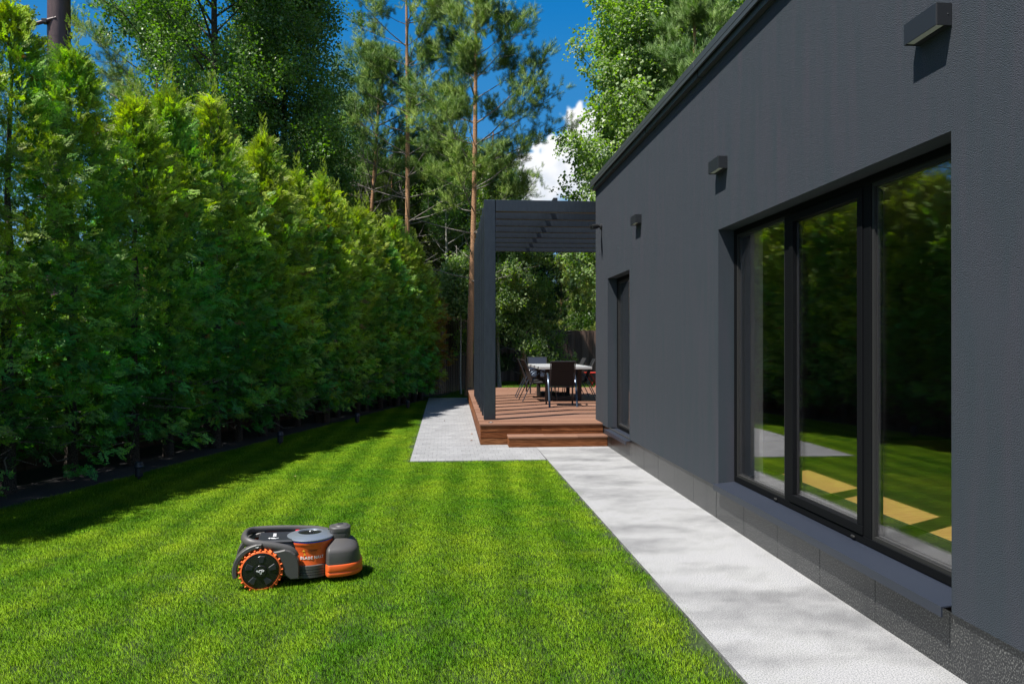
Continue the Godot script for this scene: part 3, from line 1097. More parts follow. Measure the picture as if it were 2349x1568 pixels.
func lawn() -> void:
	var kinds := [grass_patch(1, 0.12, 360, 0.014), grass_patch(2, 0.12, 360, 0.014), grass_patch(3, 0.12, 360, 0.014), grass_patch(4, 0.12, 360, 0.014)]
	var where := [[], [], [], []]
	var tints := [[], [], [], []]
	var r := RandomNumberGenerator.new()
	r.seed = 9
	var big := noise(201, 0.55, FastNoiseLite.TYPE_SIMPLEX_SMOOTH, 3)
	var fine := noise(202, 3.2, FastNoiseLite.TYPE_SIMPLEX_SMOOTH, 3)
	var step := 0.098
	var d := 2.1
	while d < 21.95:
		var x := edge_x(d)
		while x < 1.40:
			var px := x + r.randf_range(-0.03, 0.03)
			var pd := d + r.randf_range(-0.03, 0.03)
			x += step
			var right := path_right(pd) - 0.055 if pd < 10.154 - 0.05 else path_left(pd) - 0.06
			if pd >= 10.154 - 0.06 and pd < 10.154 + 0.06 and px > path_left(pd) - 0.06: continue
			if px > right or px < edge_x(pd) + 0.03: continue
			if not in_frame(px, pd, 1.9): continue
			# mowing passes run away from the camera; each leaves the blades a little lighter or darker
			var pass_x := (px - 0.02 * pd) / 0.24
			var stripe := sin(pass_x * PI + sin(pd * 0.4) * 0.25)
			var s := clampf(stripe * 0.9, -0.45, 0.45)
			var g := big.get_noise_2d(px, pd * 0.8)
			var f := fine.get_noise_2d(px, pd)
			var l := 0.98 + s * 0.32 + g * 0.12 + f * 0.14
			var yel := clampf(0.5 + g * 0.6 + f * 0.55 + s * 0.3, 0.0, 1.2)
			var c := Color(lerpf(0.095, 0.245, yel), lerpf(0.275, 0.380, yel), lerpf(0.008, 0.016, yel))
			c = Color(c.r * l, c.g * l, c.b * l)
			var k := r.randi_range(0, 3)
			var b := Basis(Vector3.UP, r.randf() * TAU).scaled(Vector3(1, 1, 1) * r.randf_range(0.9, 1.15))
			where[k].append(Transform3D(b, Vector3(px, -0.004, -pd)))
			tints[k].append(c)
		d += step
	var lw := Node3D.new()
	lw.name = "lawn_grass"
	add_child(lw)
	lw.set_meta("kind", "stuff")
	tag(lw, "short mown lawn with pale mowing stripes between hedge and path", "grass")
	for k in 4: copies("grass_blades", kinds[k], where[k], tints[k], lw)
	# the further lawn behind the deck
	where = []
	tints = []
	var tuft := grass_patch(5, 0.30, 240, 0.05)
	d = 21.7
	while d < 34.6:
		var x := -0.9
		while x < 6.4:
			x += 0.24
			if x < -0.5 + (d - 23.6) * 0.257 + 0.1 and d > 21.95: continue
			if d < 21.95 and x < path_left(d) - 2.0: continue
			var c0 := 0.9 + big.get_noise_2d(x, d) * 0.4
			where.append(Transform3D(Basis(Vector3.UP, r.randf() * TAU), Vector3(x + r.randf_range(-0.06, 0.06), -0.02 - 0.18 * (d - 21.6) / 13.7, -d + r.randf_range(-0.06, 0.06))))
			tints.append(Color(0.13 * c0, 0.27 * c0, 0.02 * c0))
		d += 0.24
	var bl := copies("back_lawn_grass", tuft, where, tints, self)
	tag(bl, "sunlit strip of grass behind the deck and the table", "grass", "", "stuff")

# --- hedge
func frond(sd: int, size: float) -> ArrayMesh:
	var r := RandomNumberGenerator.new()
	r.seed = sd
	var mb := MB.new()
	var pairs := 6
	for k in pairs:
		var f := (k + 0.6) / (pairs + 0.4)
		var at := Vector3(0.02 * sin(f * 3.0), f * size, -0.10 * size * f * f)
		for s in [-1.0, 1.0]:
			if r.randf() < 0.10: continue
			var l := size * (0.46 * (1.0 - f * 0.78)) * r.randf_range(0.75, 1.15)
			var an := r.randf_range(0.62, 0.92)
			var dir := Vector3(s * sin(an), cos(an), r.randf_range(-0.16, 0.08)).normalized()
			var n0 := Vector3(r.randf_range(-0.25, 0.25), r.randf_range(-0.15, 0.25), 1.0).normalized()
			var t0 := r.randf_range(0.55, 1.45)
			mb.tint = Color(t0 * r.randf_range(0.88, 1.15), t0, t0)
			var side := dir.cross(n0).normalized()
			blade(mb, at, dir, side, l, size * 0.062, n0, 0.55)
			var m := 2
			for j in m:
				var q := (j + 0.9) / (m + 0.5)
				for s2 in [-1.0, 1.0]:
					var d2: Vector3 = (dir * 0.80 + side * s2 * 0.60 + n0 * r.randf_range(-0.2, 0.2)).normalized()
					blade(mb, at + dir * l * q, d2, d2.cross(n0).normalized(), l * 0.46 * (1.15 - q * 0.6), size * 0.066, n0, 0.6)
	mb.tint = Color(1, 1, 1)
	blade(mb, Vector3.ZERO, Vector3.UP, Vector3.RIGHT, size * 1.02, size * 0.05, Vector3.BACK, 0.6)
	return mb.mesh(M.thuja)

func facing(growth: Vector3, nrm: Vector3, size: float) -> Basis:
	var y := growth.normalized()
	var x := y.cross(nrm)
	if x.length() < 0.05: x = y.cross(Vector3(0.3, 0.7, 0.64))
	x = x.normalized()
	return Basis(x * size, y * size, x.cross(y) * size)

const NTH := ["first", "second", "third", "fourth", "fifth", "sixth", "seventh", "eighth", "ninth", "tenth", "eleventh", "twelfth", "thirteenth", "fourteenth", "fifteenth", "sixteenth", "seventeenth", "eighteenth", "nineteenth", "twentieth", "twenty-first", "twenty-second"]

func hedge() -> void:
	var kinds := [frond(1, 0.165), frond(2, 0.140), frond(3, 0.195)]
	var r := RandomNumberGenerator.new()
	r.seed = 31
	var hue := noise(301, 0.9, FastNoiseLite.TYPE_SIMPLEX_SMOOTH, 3)
	var d := 0.0
	# trunks along the hedge and how tall each has grown
	var ds := [4.6, 5.6, 6.6, 7.5, 8.5, 9.32, 10.33, 11.09, 11.95, 12.75, 13.35, 14.02, 14.84, 15.56, 16.5, 17.3, 18.12, 18.8, 19.5, 20.3, 21.05, 21.75]
	var grown := [5.2, 5.4, 5.3, 5.5, 5.55, 5.35, 5.10, 5.45, 5.65, 4.85, 5.45, 4.95, 5.15, 5.25, 5.0, 4.9, 5.05, 4.75, 5.1, 4.75, 4.65, 4.0]
	for i in ds.size():
		d = ds[i]
		var bx := trunk_x(d) + r.randf_range(-0.10, 0.10)
		var base := Vector3(bx, -0.03, -d)
		var far := clampf((d - 9.0) / 12.0, 0.0, 1.0)
		var tall: float = grown[i] - 0.22
		var last := i >= ds.size() - 1
		var label := "dense green thuja, %s trunk of the hedge counted from the camera's end" % NTH[i]
		if last: label = "yellowing thuja with brown tips at the far end of the hedge"
		var tr := thing("thuja_tree", label, "hedge tree", base, 0.0, "thujas that make up the tall hedge")
		var mb := MB.new()
		var stems := 2 if i % 5 == 3 else 1
		for s in stems:
			var pts: Array = []
			var rad: Array = []
			var off := Vector3((s - 0.5 * (stems - 1)) * 0.17, 0, 0.05 * s)
			for k in 9:
				var f := k / 8.0
				pts.append(off * (1.0 + f) + Vector3(r.randf_range(-0.03, 0.03) * k * 0.3, f * tall * 0.97, r.randf_range(-0.03, 0.03) * k * 0.3))
				rad.append(lerpf(0.085, 0.008, pow(f, 0.75)))
			mb.tube(pts, rad, 8)
		part("trunk", mb, M.dark_bark, tr)
		# thin bare branches that hang out low down
		mb = MB.new()
		for k in 16:
			var an := r.randf() * TAU
			var y0 := r.randf_range(0.25, 1.1)
			var o := Vector3(cos(an), 0, sin(an))
			var l := r.randf_range(0.45, 0.95)
			var sag := r.randf_range(-0.15, 0.28)
			mb.tube([Vector3(0, y0, 0), o * l * 0.35 + Vector3(0, y0 + sag * 0.1 - 0.02, 0), o * l * 0.7 + Vector3(r.randf_range(-0.1, 0.1), y0 - 0.08 + sag * 0.5, 0), o * l + Vector3(r.randf_range(-0.15, 0.15), y0 + sag, r.randf_range(-0.1, 0.1))], [0.012, 0.009, 0.006, 0.002], 4, false)
		part("bare_branches", mb, M.grey_bark, tr).set_meta("kind", "stuff")
		# fronds
		var where := [[], [], []]
		var tints := [[], [], []]
		var low := 0.24 + r.randf_range(-0.06, 0.14)
		var own := r.randf_range(-0.22, 0.22)
		var wide := 0.86 + r.randf_range(-0.08, 0.10)
		if i >= ds.size() - 4: wide *= 0.84
		if last: wide = 0.74
		if last: wide = 0.74
		var boughs := 400
		for b in boughs:
			var f := pow((b + r.randf()) / boughs, 0.84)
			var y := lerpf(low, tall - 0.1, f)
			var an := b * 2.39996 + r.randf_range(-0.45, 0.45)
			var o := Vector3(cos(an), 0, sin(an))
			var side := o.cross(Vector3.UP)
			var girth := minf(1.0, pow((1.0 - f) / 0.50, 0.85)) * (1.0 if f > 0.06 else 0.85)
			var reach := wide * girth * (0.88 + 0.55 * hue.get_noise_2d(an * 0.8 + i * 7.0, y * 1.6) + r.randf_range(-0.28, 0.20)) + 0.035
			var rise := lerpf(0.05, 1.15, pow(f, 0.9)) + r.randf_range(-0.25, 0.25)
			var dir := (o + Vector3.UP * rise).normalized()
			var root := Vector3(0, y, 0)
			var tone := r.randf_range(0.55, 1.45)
			var num := int(6 + reach * 8.0)
			var spread := 0.075 + 0.05 * girth
			for q in num:
				var u := lerpf(0.42, 1.0, sqrt((q + r.randf()) / num))
				var w := r.randf_range(-1.0, 1.0)
				var p := root + dir * reach * u + Vector3.UP * (reach * 0.22 * u * u * (0.5 + rise) - 0.05 * w * w) + side * w * spread * (1.3 - 0.5 * u)
				p += Vector3(r.randfn(0, 0.035), r.randfn(0, 0.045), r.randfn(0, 0.035))
				var grow := (dir + side * w * 0.75 + Vector3.UP * (r.randf_range(-0.9, 0.35) * (1.0 - 0.6 * f)) + any_dir(r) * 0.40).normalized()
				var nrm := (side * r.randf_range(-1.1, 1.1) + Vector3.UP * 0.55 + o * 0.60 + any_dir(r) * 0.40).normalized()
				var k := r.randi_range(0, 2)
				where[k].append(Transform3D(facing(grow, nrm, r.randf_range(0.75, 1.20)), p))
				var h := clampf(0.42 + 0.8 * hue.get_noise_3d(p.x * 1.3 + bx, p.y * 1.1, p.z * 1.3 - d) + (f - 0.45) * 0.9 + (u - 0.8) * 1.0 + own, 0.0, 1.0)  # sunlight on crown tops and bough tips is put into this lighter green
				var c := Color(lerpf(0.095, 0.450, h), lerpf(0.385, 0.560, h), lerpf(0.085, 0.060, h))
				if last and r.randf() < 0.85: c = Color(0.34, 0.26, 0.030) if r.randf() < 0.75 else Color(0.38, 0.15, 0.03)
				elif r.randf() < 0.008: c = Color(0.30, 0.14, 0.05)
				var l := tone * r.randf_range(0.85, 1.15)
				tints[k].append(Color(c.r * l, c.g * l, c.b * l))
		# sprays deep inside, the crown's inner shade put into their darker green
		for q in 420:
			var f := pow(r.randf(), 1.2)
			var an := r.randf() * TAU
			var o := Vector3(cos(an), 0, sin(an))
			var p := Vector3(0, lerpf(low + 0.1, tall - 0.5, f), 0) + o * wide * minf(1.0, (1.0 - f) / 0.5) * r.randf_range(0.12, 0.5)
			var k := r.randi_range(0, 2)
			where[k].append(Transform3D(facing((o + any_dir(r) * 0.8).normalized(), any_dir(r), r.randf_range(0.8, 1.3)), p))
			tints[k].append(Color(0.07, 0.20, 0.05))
		# the leader at the top
		for q in 40:
			var f := q / 40.0
			var an := q * 2.4
			var p := Vector3(cos(an) * 0.04, tall - 0.35 + f * 0.78, sin(an) * 0.04)
			var grow := Vector3(cos(an) * (1.0 - f * 0.7), 0.75 + f, sin(an) * (1.0 - f * 0.7))
			where[q % 3].append(Transform3D(facing(grow, any_dir(r), 1.05 * (1.0 - f * 0.55)), p))
			tints[q % 3].append(Color(0.40, 0.52, 0.06))
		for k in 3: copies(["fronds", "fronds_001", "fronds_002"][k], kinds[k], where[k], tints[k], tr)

# --- trees
func pine_tuft(sd: int) -> ArrayMesh:
	var r := RandomNumberGenerator.new()
	r.seed = sd
	var mb := MB.new()
	for s in 3:  # three shoots side by side
		var ax := (Vector3.UP + (any_dir(r) * 0.75 if s > 0 else Vector3.ZERO)).normalized()
		var org := Vector3(0, 0.03 * s, 0)
		var l := r.randf_range(0.17, 0.26)
		for i in 30:
			var f := (i + 0.5) / 30.0
			var an := i * 2.39996
			var u := ax.cross(Vector3(0.31, 0.2, 0.93)).normalized()
			var w := ax.cross(u)
			var out := (u * cos(an) + w * sin(an))
			var dir := (out * 0.75 + ax * (0.55 + f * 0.6)).normalized()
			var t0 := r.randf_range(0.75, 1.25)
			mb.tint = Color(t0, t0, t0)
			var nn := (out * 0.6 + Vector3.UP * 0.5).normalized()
			blade(mb, org + ax * l * f, dir, dir.cross(out.cross(dir) + any_dir(r) * 0.8).normalized(), r.randf_range(0.07, 0.105), 0.0075, nn, 0.4)
		mb.tint = Color(1.5, 0.9, 0.6)
		blade(mb, org, ax, ax.cross(Vector3(0.2, 0.4, 0.9)).normalized(), l, 0.012, Vector3.UP, 0.5)
	return mb.mesh(M.needle)

func leaf_cluster(sd: int, count: int, spread: float, size: float, droop := 0.0) -> ArrayMesh:
	var r := RandomNumberGenerator.new()
	r.seed = sd
	var mb := MB.new()
	for i in count:
		var p := any_dir(r) * spread * pow(r.randf(), 0.5)
		p.y *= 0.8
		var nn := (Vector3.UP * 0.75 + any_dir(r) * 0.85).normalized()
		var dir := nn.cross(any_dir(r)).normalized()
		dir = (dir + Vector3.DOWN * droop).normalized()
		nn = (nn - dir * nn.dot(dir)).normalized()
		var t0 := r.randf_range(0.72, 1.28)
		mb.tint = Color(t0 * r.randf_range(0.9, 1.15), t0, t0 * r.randf_range(0.8, 1.2))
		var s := size * r.randf_range(0.75, 1.2)
		var side := dir.cross(nn)
		# two halves folded along the midrib
		for e in [-1.0, 1.0]:
			var n2: Vector3 = (nn + side * e * 0.30).normalized()
			var a := mb.vert(p, n2, Vector2.ZERO)
			var b := mb.vert(p + dir * s * 0.38 + side * e * s * 0.42 + nn * s * 0.10, n2, Vector2.ZERO)
			var c := mb.vert(p + dir * s, n2, Vector2.ZERO)
			if e > 0: mb.tri_i(a, b, c)
			else: mb.tri_i(a, c, b)
	return mb.mesh(M.leaf)

# what = {tall, r0, r1, lean: Vector2(x, d), bow, bark, from, to, reach, shape, branches, subs, tufts, rise0, rise1, jitter, mesh, dark, light, bare}
func tree(called: String, label: String, group: String, base: Vector3, w: Dictionary, sd: int) -> Node3D:
	var r := RandomNumberGenerator.new()
	r.seed = sd
	var o := thing(called, label, "tree", Vector3(base.x, base.y, -base.z), 0.0, group)
	var tall: float = w.tall
	var lean: Vector2 = w.get("lean", Vector2.ZERO)
	var bow: float = w.get("bow", 0.15)
	var ph := r.randf() * TAU
	var axis := func(f: float) -> Vector3:
		return Vector3(lean.x * f + sin(f * 5.0 + ph) * bow * f * (1.0 - f * 0.6), tall * f, -lean.y * f + cos(f * 4.0 + ph) * bow * f * 0.6)
	var mb := MB.new()
	var pts: Array = []
	var rad: Array = []
	for k in 17:
		var f := k / 16.0
		pts.append(axis.call(f))
		rad.append(lerpf(w.r0, w.r1, pow(f, 0.85)) * (1.0 + 0.35 * exp(-f * 40.0)) * r.randf_range(0.94, 1.06))
	mb.tube(pts, rad, 10)
	part("trunk", mb, w.bark, o)
	var limbs := MB.new()
	var meshes: Array = w.mesh
	var where: Array = []
	var tints: Array = []
	for k in meshes.size():
		where.append([]); tints.append([])
	var hue := noise(sd, 0.6, FastNoiseLite.TYPE_SIMPLEX_SMOOTH, 2)
	var dark: Color = w.dark
	var light: Color = w.light
	var nb: int = w.branches
	var f0: float = w.from / tall
	var f1: float = w.to / tall
	var whorl: bool = w.get("whorl", false)
	var bias: float = w.get("bias", 0.0)   # leans the crown towards +x
	for b in nb:
		var s := (b + r.randf()) / nb
		if whorl: s = (floorf(b / 4.0) * 4.0 + r.randf() * 0.7) / nb
		var f := lerpf(f0, f1, s)
		var org: Vector3 = axis.call(f)
		var an := b * 2.39996 + r.randf_range(-0.5, 0.5)
		var shape: float = clampf(w.shape.sample(s), 0.0, 2.0)
		var reach: float = w.reach * shape * r.randf_range(0.68, 1.15) * (1.0 + bias * cos(an))
		var rise: float = lerpf(w.rise0, w.rise1, s) + r.randf_range(-0.15, 0.15)
		var dir := Vector3(cos(an), rise, sin(an)).normalized()
		var up_end: float = w.get("lift", 0.25)
		var bend := Vector3(r.randfn(0, 0.12), 0, r.randfn(0, 0.12))
		var limb := func(q: float) -> Vector3: return org + dir * reach * q + Vector3.UP * reach * up_end * q * q + bend * reach * q * q
		var br: float = clampf(reach * w.get("limb", 0.014), 0.006, 0.05)
		limbs.tube([org, limb.call(0.33), limb.call(0.66), limb.call(1.0)], [br, br * 0.75, br * 0.5, br * 0.2], 5, false)
		if r.randf() < w.get("skip", 0.0) and s < w.get("bare_to", 0.35): continue
		var bare: bool = r.randf() < w.get("bare", 0.0) and s < w.get("bare_to", 0.35)
		var ns: int = w.subs
		for j in ns + 1:
			var q: float = lerpf(w.get("inner", 0.35), 1.0, (j + r.randf() * 0.6) / ns) if j < ns else 1.0
			var p0: Vector3 = limb.call(q)
			var sdir: Vector3 = (dir + any_dir(r) * 1.0 + Vector3.UP * w.get("tip_up", 0.15)).normalized()
			if j == ns: sdir = (dir + Vector3.UP * up_end).normalized()
			var sl := reach * r.randf_range(0.20, 0.42) * (1.2 - q * 0.6) + 0.12
			if r.randf() < 0.6 or bare:
				limbs.tube([p0, p0 + sdir * sl * 0.5 + Vector3.DOWN * sl * 0.04, p0 + sdir * sl], [br * 0.4, br * 0.25, br * 0.12], 4, false)
			if bare: continue
			var nt: int = w.tufts
			for u in nt:
				var g := (u + r.randf()) / nt
				var jit: float = w.jitter
				var p: Vector3 = p0 + sdir * sl * g + Vector3(r.randfn(0, jit), r.randfn(0, jit * 0.8), r.randfn(0, jit))
				var k := r.randi_range(0, meshes.size() - 1)
				var grow: Vector3 = (sdir + Vector3.UP * w.get("tip_up", 0.15) * 2.0 + any_dir(r) * 0.4).normalized()
				where[k].append(Transform3D(facing(grow, any_dir(r), r.randf_range(0.8, 1.2) * w.get("leaf", 1.0)), p))
				var h := clampf(0.45 + 0.8 * hue.get_noise_3dv(p) + r.randf_range(-0.2, 0.2), 0.0, 1.0)
				tints[k].append(dark.lerp(light, h))
	part("limbs", limbs, w.get("twig", w.bark), o)
	for k in meshes.size():
		if where[k].size(): copies("foliage" if k == 0 else "foliage_%03d" % k, meshes[k], where[k], tints[k], o)
	return o

func curve(vals: Array) -> Curve:
	var c := Curve.new()
	c.max_value = 2.0
	for v in vals: c.add_point(Vector2(v[0], v[1]))
	return c

func trees() -> void:
	var tuft := [pine_tuft(1), pine_tuft(2)]
	var broad := [leaf_cluster(3, 26, 0.25, 0.068), leaf_cluster(4, 26, 0.25, 0.068)]
	var birch := [leaf_cluster(5, 16, 0.20, 0.080, 0.8), leaf_cluster(6, 16, 0.20, 0.080, 0.8)]
	var poplar := [leaf_cluster(7, 16, 0.22, 0.105, 0.3), leaf_cluster(8, 16, 0.22, 0.105, 0.3)]
	var pine := {"tall": 16.5, "r0": 0.150, "r1": 0.03, "bark": M.pine_bark, "from": 6.4, "to": 16.3, "reach": 2.7, "shape": curve([[0, 0.75], [0.25, 1.0], [0.7, 0.85], [1, 0.15]]),
		"branches": 52, "subs": 7, "tufts": 7, "rise0": 0.05, "rise1": 0.75, "jitter": 0.13, "mesh": tuft, "dark": Color(0.082, 0.157, 0.050), "light": Color(0.280, 0.380, 0.084), "whorl": true, "bare": 0.75, "lift": 0.18, "tip_up": 0.45, "leaf": 1.15, "twig": M.grey_bark}
	var p := pine.duplicate()
	p.merge({"tall": 17.5, "r0": 0.150, "from": 4.8, "bare": 1.0, "bare_to": 0.32, "skip": 0.68, "inner": 0.50, "limb": 0.011, "to": 17.2, "branches": 60, "reach": 2.5, "bow": 0.10}, true)
	tree("pine_tree", "tall pine with straight orange trunk, rising behind the middle of the hedge", "pines beyond the garden fence", Vector3(-1.68, -0.35, 28.0), p, 401)
	p = pine.duplicate()
	p.merge({"tall": 14.6, "r0": 0.125, "from": 3.6, "to": 14.4, "branches": 62, "reach": 2.15, "bare": 0.9, "bare_to": 0.20, "skip": 0.68, "inner": 0.48, "limb": 0.011, "lean": Vector2(0.30, 0.0), "bow": 0.10, "bias": 0.05, "shape": curve([[0, 0.95], [0.3, 1.0], [0.7, 0.75], [1, 0.2]])}, true)
	tree("pine_tree", "pine with red-brown trunk standing at the back left corner of the deck", "pines beyond the garden fence", Vector3(0.53, -0.1, 23.0), p, 402)
	p = pine.duplicate()
	p.merge({"tall": 14.0, "from": 5.0, "to": 13.9, "branches": 66, "reach": 2.8, "lean": Vector2(1.1, 0.0), "r0": 0.15, "dark": Color(0.073, 0.147, 0.055), "light": Color(0.185, 0.304, 0.084)}, true)
	tree("pine_tree", "pine with a slanting brown trunk left of the tall straight pine", "pines beyond the garden fence", Vector3(-3.95, -0.35, 31.0), p, 403)
	p = pine.duplicate()
	p.merge({"tall": 12.6, "from": 6.0, "to": 12.5, "branches": 44, "reach": 2.3, "lean": Vector2(0.7, 0.0), "r0": 0.15, "bias": -0.25}, true)
	tree("pine_tree", "blue-green pine standing between the metal pole and the dark broadleaf tree", "pines beyond the garden fence", Vector3(-9.75, -0.35, 24.0), p, 404)
	p.merge({"tall": 10.5, "from": 1.5, "to": 10.3, "branches": 56, "reach": 2.6, "lean": Vector2(0.2, 0.0), "bias": 0.0, "bare": 0.3}, true)
	tree("pine_tree", "slim pine with dark crown behind the gap left of the slanting pine", "pines beyond the garden fence", Vector3(-5.2, -0.35, 33.0), p, 405)
	tree("pine_tree", "short-trunked pine seen between the slanting pine and the straight pine", "pines beyond the garden fence", Vector3(-2.9, -0.35, 34.5), p, 406)
	p.merge({"tall": 11.5}, true)
	tree("pine_tree", "bushy pine filling the space behind the grey trunk with the birdhouse", "pines beyond the garden fence", Vector3(-0.6, -0.35, 36.0), p, 407)
	tree("pine_tree", "bushy pine just right of the deck-corner pine, its boughs before the cloud", "pines beyond the garden fence", Vector3(1.7, -0.35, 33.5), p, 408)
	p.merge({"tall": 6.3, "from": 0.8, "to": 6.2, "branches": 46, "reach": 2.4, "light": Color(0.486, 0.546, 0.115)}, true)
	tree("pine_tree", "low pale green pine above the back fence right of the birch", "pines beyond the garden fence", Vector3(5.6, -0.4, 39.0), p, 409)
	p.merge({"tall": 6.0, "from": 0.5, "to": 5.9, "branches": 46, "reach": 2.0, "light": Color(0.073, 0.129, 0.050), "dark": Color(0.026, 0.060, 0.027)}, true)
	tree("pine_tree", "dark young pine inside the garden before the back fence", "pines inside the garden", Vector3(3.0, -0.25, 31.5), p, 410)
	p.merge({"tall": 12.0, "from": 5.0, "to": 11.9, "branches": 40, "reach": 1.1, "light": Color(0.261, 0.380, 0.125), "dark": Color(0.111, 0.197, 0.074)}, true)
	tree("pine_tree", "narrow bluish pine showing through the poplar above the roof edge", "pines beyond the garden fence", Vector3(6.55, -0.3, 20.2), p, 411)
	# broadleaf trees on the left
	var alder := {"tall": 15.5, "r0": 0.19, "r1": 0.03, "bark": M.dark_bark, "from": 3.0, "to": 15.3, "reach": 2.7, "shape": curve([[0, 0.75], [0.3, 1.0], [0.7, 0.9], [1, 0.35]]),
		"branches": 60, "subs": 7, "tufts": 9, "rise0": 0.35, "rise1": 1.2, "jitter": 0.24, "mesh": broad, "dark": Color(0.087, 0.178, 0.051), "light": Color(0.282, 0.438, 0.118), "lift": 0.15, "inner": 0.45, "leaf": 1.1}
	p = alder.duplicate()
	tree("alder_tree", "large dark broadleaf tree towering over the left part of the hedge", "broadleaf trees behind the hedge", Vector3(-6.25, -0.35, 20.0), p, 421)
	p.merge({"tall": 12.6, "reach": 2.1, "to": 12.4}, true)
	tree("alder_tree", "dark broadleaf tree right of the larger one, its crown thinning against the sky", "broadleaf trees behind the hedge", Vector3(-4.85, -0.35, 22.0), p, 422)
	p.merge({"tall": 11.0, "reach": 2.0, "to": 10.8, "branches": 52, "dark": Color(0.102, 0.199, 0.062), "light": Color(0.285, 0.420, 0.130)}, true)
	tree("alder_tree", "broadleaf tree in the wood behind the slanting pine", "broadleaf trees behind the hedge", Vector3(-4.4, -0.4, 38.5), p, 423)
	tree("alder_tree", "leafy tree behind the tall straight pine's lower trunk", "broadleaf trees behind the hedge", Vector3(-1.9, -0.4, 41.0), p, 424)
	p.merge({"tall": 8.0, "from": 1.0, "reach": 2.6, "to": 7.9}, true)
	tree("alder_tree", "broad bush-like tree over the dark fence left of the deck", "broadleaf trees behind the hedge", Vector3(-0.5, -0.4, 40.0), p, 425)
	tree("alder_tree", "leafy tree rising behind the deck-corner pine and the birch", "broadleaf trees behind the hedge", Vector3(2.2, -0.4, 40.5), p, 426)
	p.merge({"tall": 6.0, "from": 1.0, "reach": 2.6, "to": 5.9, "dark": Color(0.226, 0.371, 0.098), "light": Color(0.706, 0.843, 0.190)}, true)
	tree("alder_tree", "sunlit leafy tree over the back fence beside the house corner", "broadleaf trees behind the hedge", Vector3(8.4, -0.4, 42.0), p, 427)
	# more of the wood between and behind the pines
	p = alder.duplicate()
	p.merge({"tall": 12.5, "from": 1.5, "to": 12.3, "reach": 2.6, "branches": 66, "bark": M.grey_bark, "dark": Color(0.085, 0.138, 0.049), "light": Color(0.220, 0.269, 0.092)}, true)
	tree("alder_tree", "tall leafy tree filling the gap between the dark broadleaf trees and the slanting pine", "broadleaf trees behind the hedge", Vector3(-6.4, -0.4, 36.0), p, 428)
	p.merge({"tall": 11.0, "to": 10.8}, true)
	tree("alder_tree", "leafy tree seen between the tall straight pine and the deck-corner pine", "broadleaf trees behind the hedge", Vector3(-0.2, -0.4, 34.0), p, 429)
	p.merge({"tall": 9.5, "to": 9.3}, true)
	tree("alder_tree", "leafy tree behind the slanting pine's lower trunk, left of the straight pine", "broadleaf trees behind the hedge", Vector3(-3.1, -0.4, 36.5), p, 430)
	# thin grey trunk that carries the birdhouse
	p = alder.duplicate()
	p.merge({"tall": 8.2, "r0": 0.105, "r1": 0.02, "bark": M.birch_bark, "from": 4.6, "to": 8.1, "reach": 1.3, "branches": 16, "subs": 4, "tufts": 4, "lean": Vector2(0.25, 0), "bow": 0.2, "bare": 0.8}, true)
	tree("aspen_tree", "thin pale grey trunk carrying a birdhouse behind the fence", "", Vector3(-0.42, -0.35, 29.5), p, 431)
	# birch by the pergola
	p = {"tall": 7.0, "r0": 0.075, "r1": 0.015, "bark": M.birch_bark, "from": 1.7, "to": 6.9, "reach": 1.5, "shape": curve([[0, 1.0], [0.4, 1.1], [1, 0.4]]), "branches": 44, "subs": 7, "tufts": 8, "rise0": 0.05, "rise1": 0.9, "jitter": 0.15, "mesh": birch,
		"dark": Color(0.180, 0.280, 0.100), "light": Color(0.430, 0.540, 0.250), "lift": -0.35, "tip_up": -0.35, "inner": 0.25, "lean": Vector2(-0.1, 0), "twig": M.dark_bark, "bias": 0.25, "leaf": 1.15}
	tree("birch_tree", "drooping birch with pale trunk and bright leaves just behind the deck", "", Vector3(1.62, -0.1, 25.2), p, 441)
	p.merge({"tall": 4.9, "from": 2.7, "to": 4.3, "reach": 0.55, "branches": 22, "subs": 4, "tufts": 5, "bias": 0.0, "r0": 0.03}, true)
	tree("birch_tree", "birch sapling whose sprays hang beside the deck-corner pine trunk", "", Vector3(0.30, -0.1, 24.2), p, 442)
	# poplars behind the house
	p = {"tall": 14.5, "r0": 0.20, "r1": 0.03, "bark": M.grey_bark, "from": 2.5, "to": 14.4, "reach": 2.25, "shape": curve([[0, 1.0], [0.35, 1.1], [0.75, 0.85], [1, 0.35]]), "branches": 74, "subs": 8, "tufts": 8, "rise0": 0.45, "rise1": 1.3, "jitter": 0.22, "mesh": poplar,
		"dark": Color(0.230, 0.340, 0.120), "light": Color(0.520, 0.640, 0.300), "lift": 0.2, "inner": 0.25, "leaf": 1.0}
	tree("poplar_tree", "tall bright-leaved poplar above the house corner, nearest the cloud", "poplars behind the house", Vector3(5.75, -0.3, 22.5), p, 451)
	p.merge({"tall": 15.5, "to": 15.3, "reach": 2.5}, true)
	tree("poplar_tree", "bright-leaved poplar further right, cut off by the roof edge", "poplars behind the house", Vector3(8.3, -0.3, 23.0), p, 452)
	p.merge({"tall": 13.0, "to": 12.8, "reach": 2.5}, true)
	tree("poplar_tree", "poplar mostly hidden by the roof, behind the other two", "poplars behind the house", Vector3(6.9, -0.3, 26.5), p, 453)
	# the wood farther off reads as one mass
	var r := RandomNumberGenerator.new()
	r.seed = 90
	var where: Array = []
	var tints: Array = []
	var rim := noise(91, 0.09, FastNoiseLite.TYPE_SIMPLEX_SMOOTH, 4)
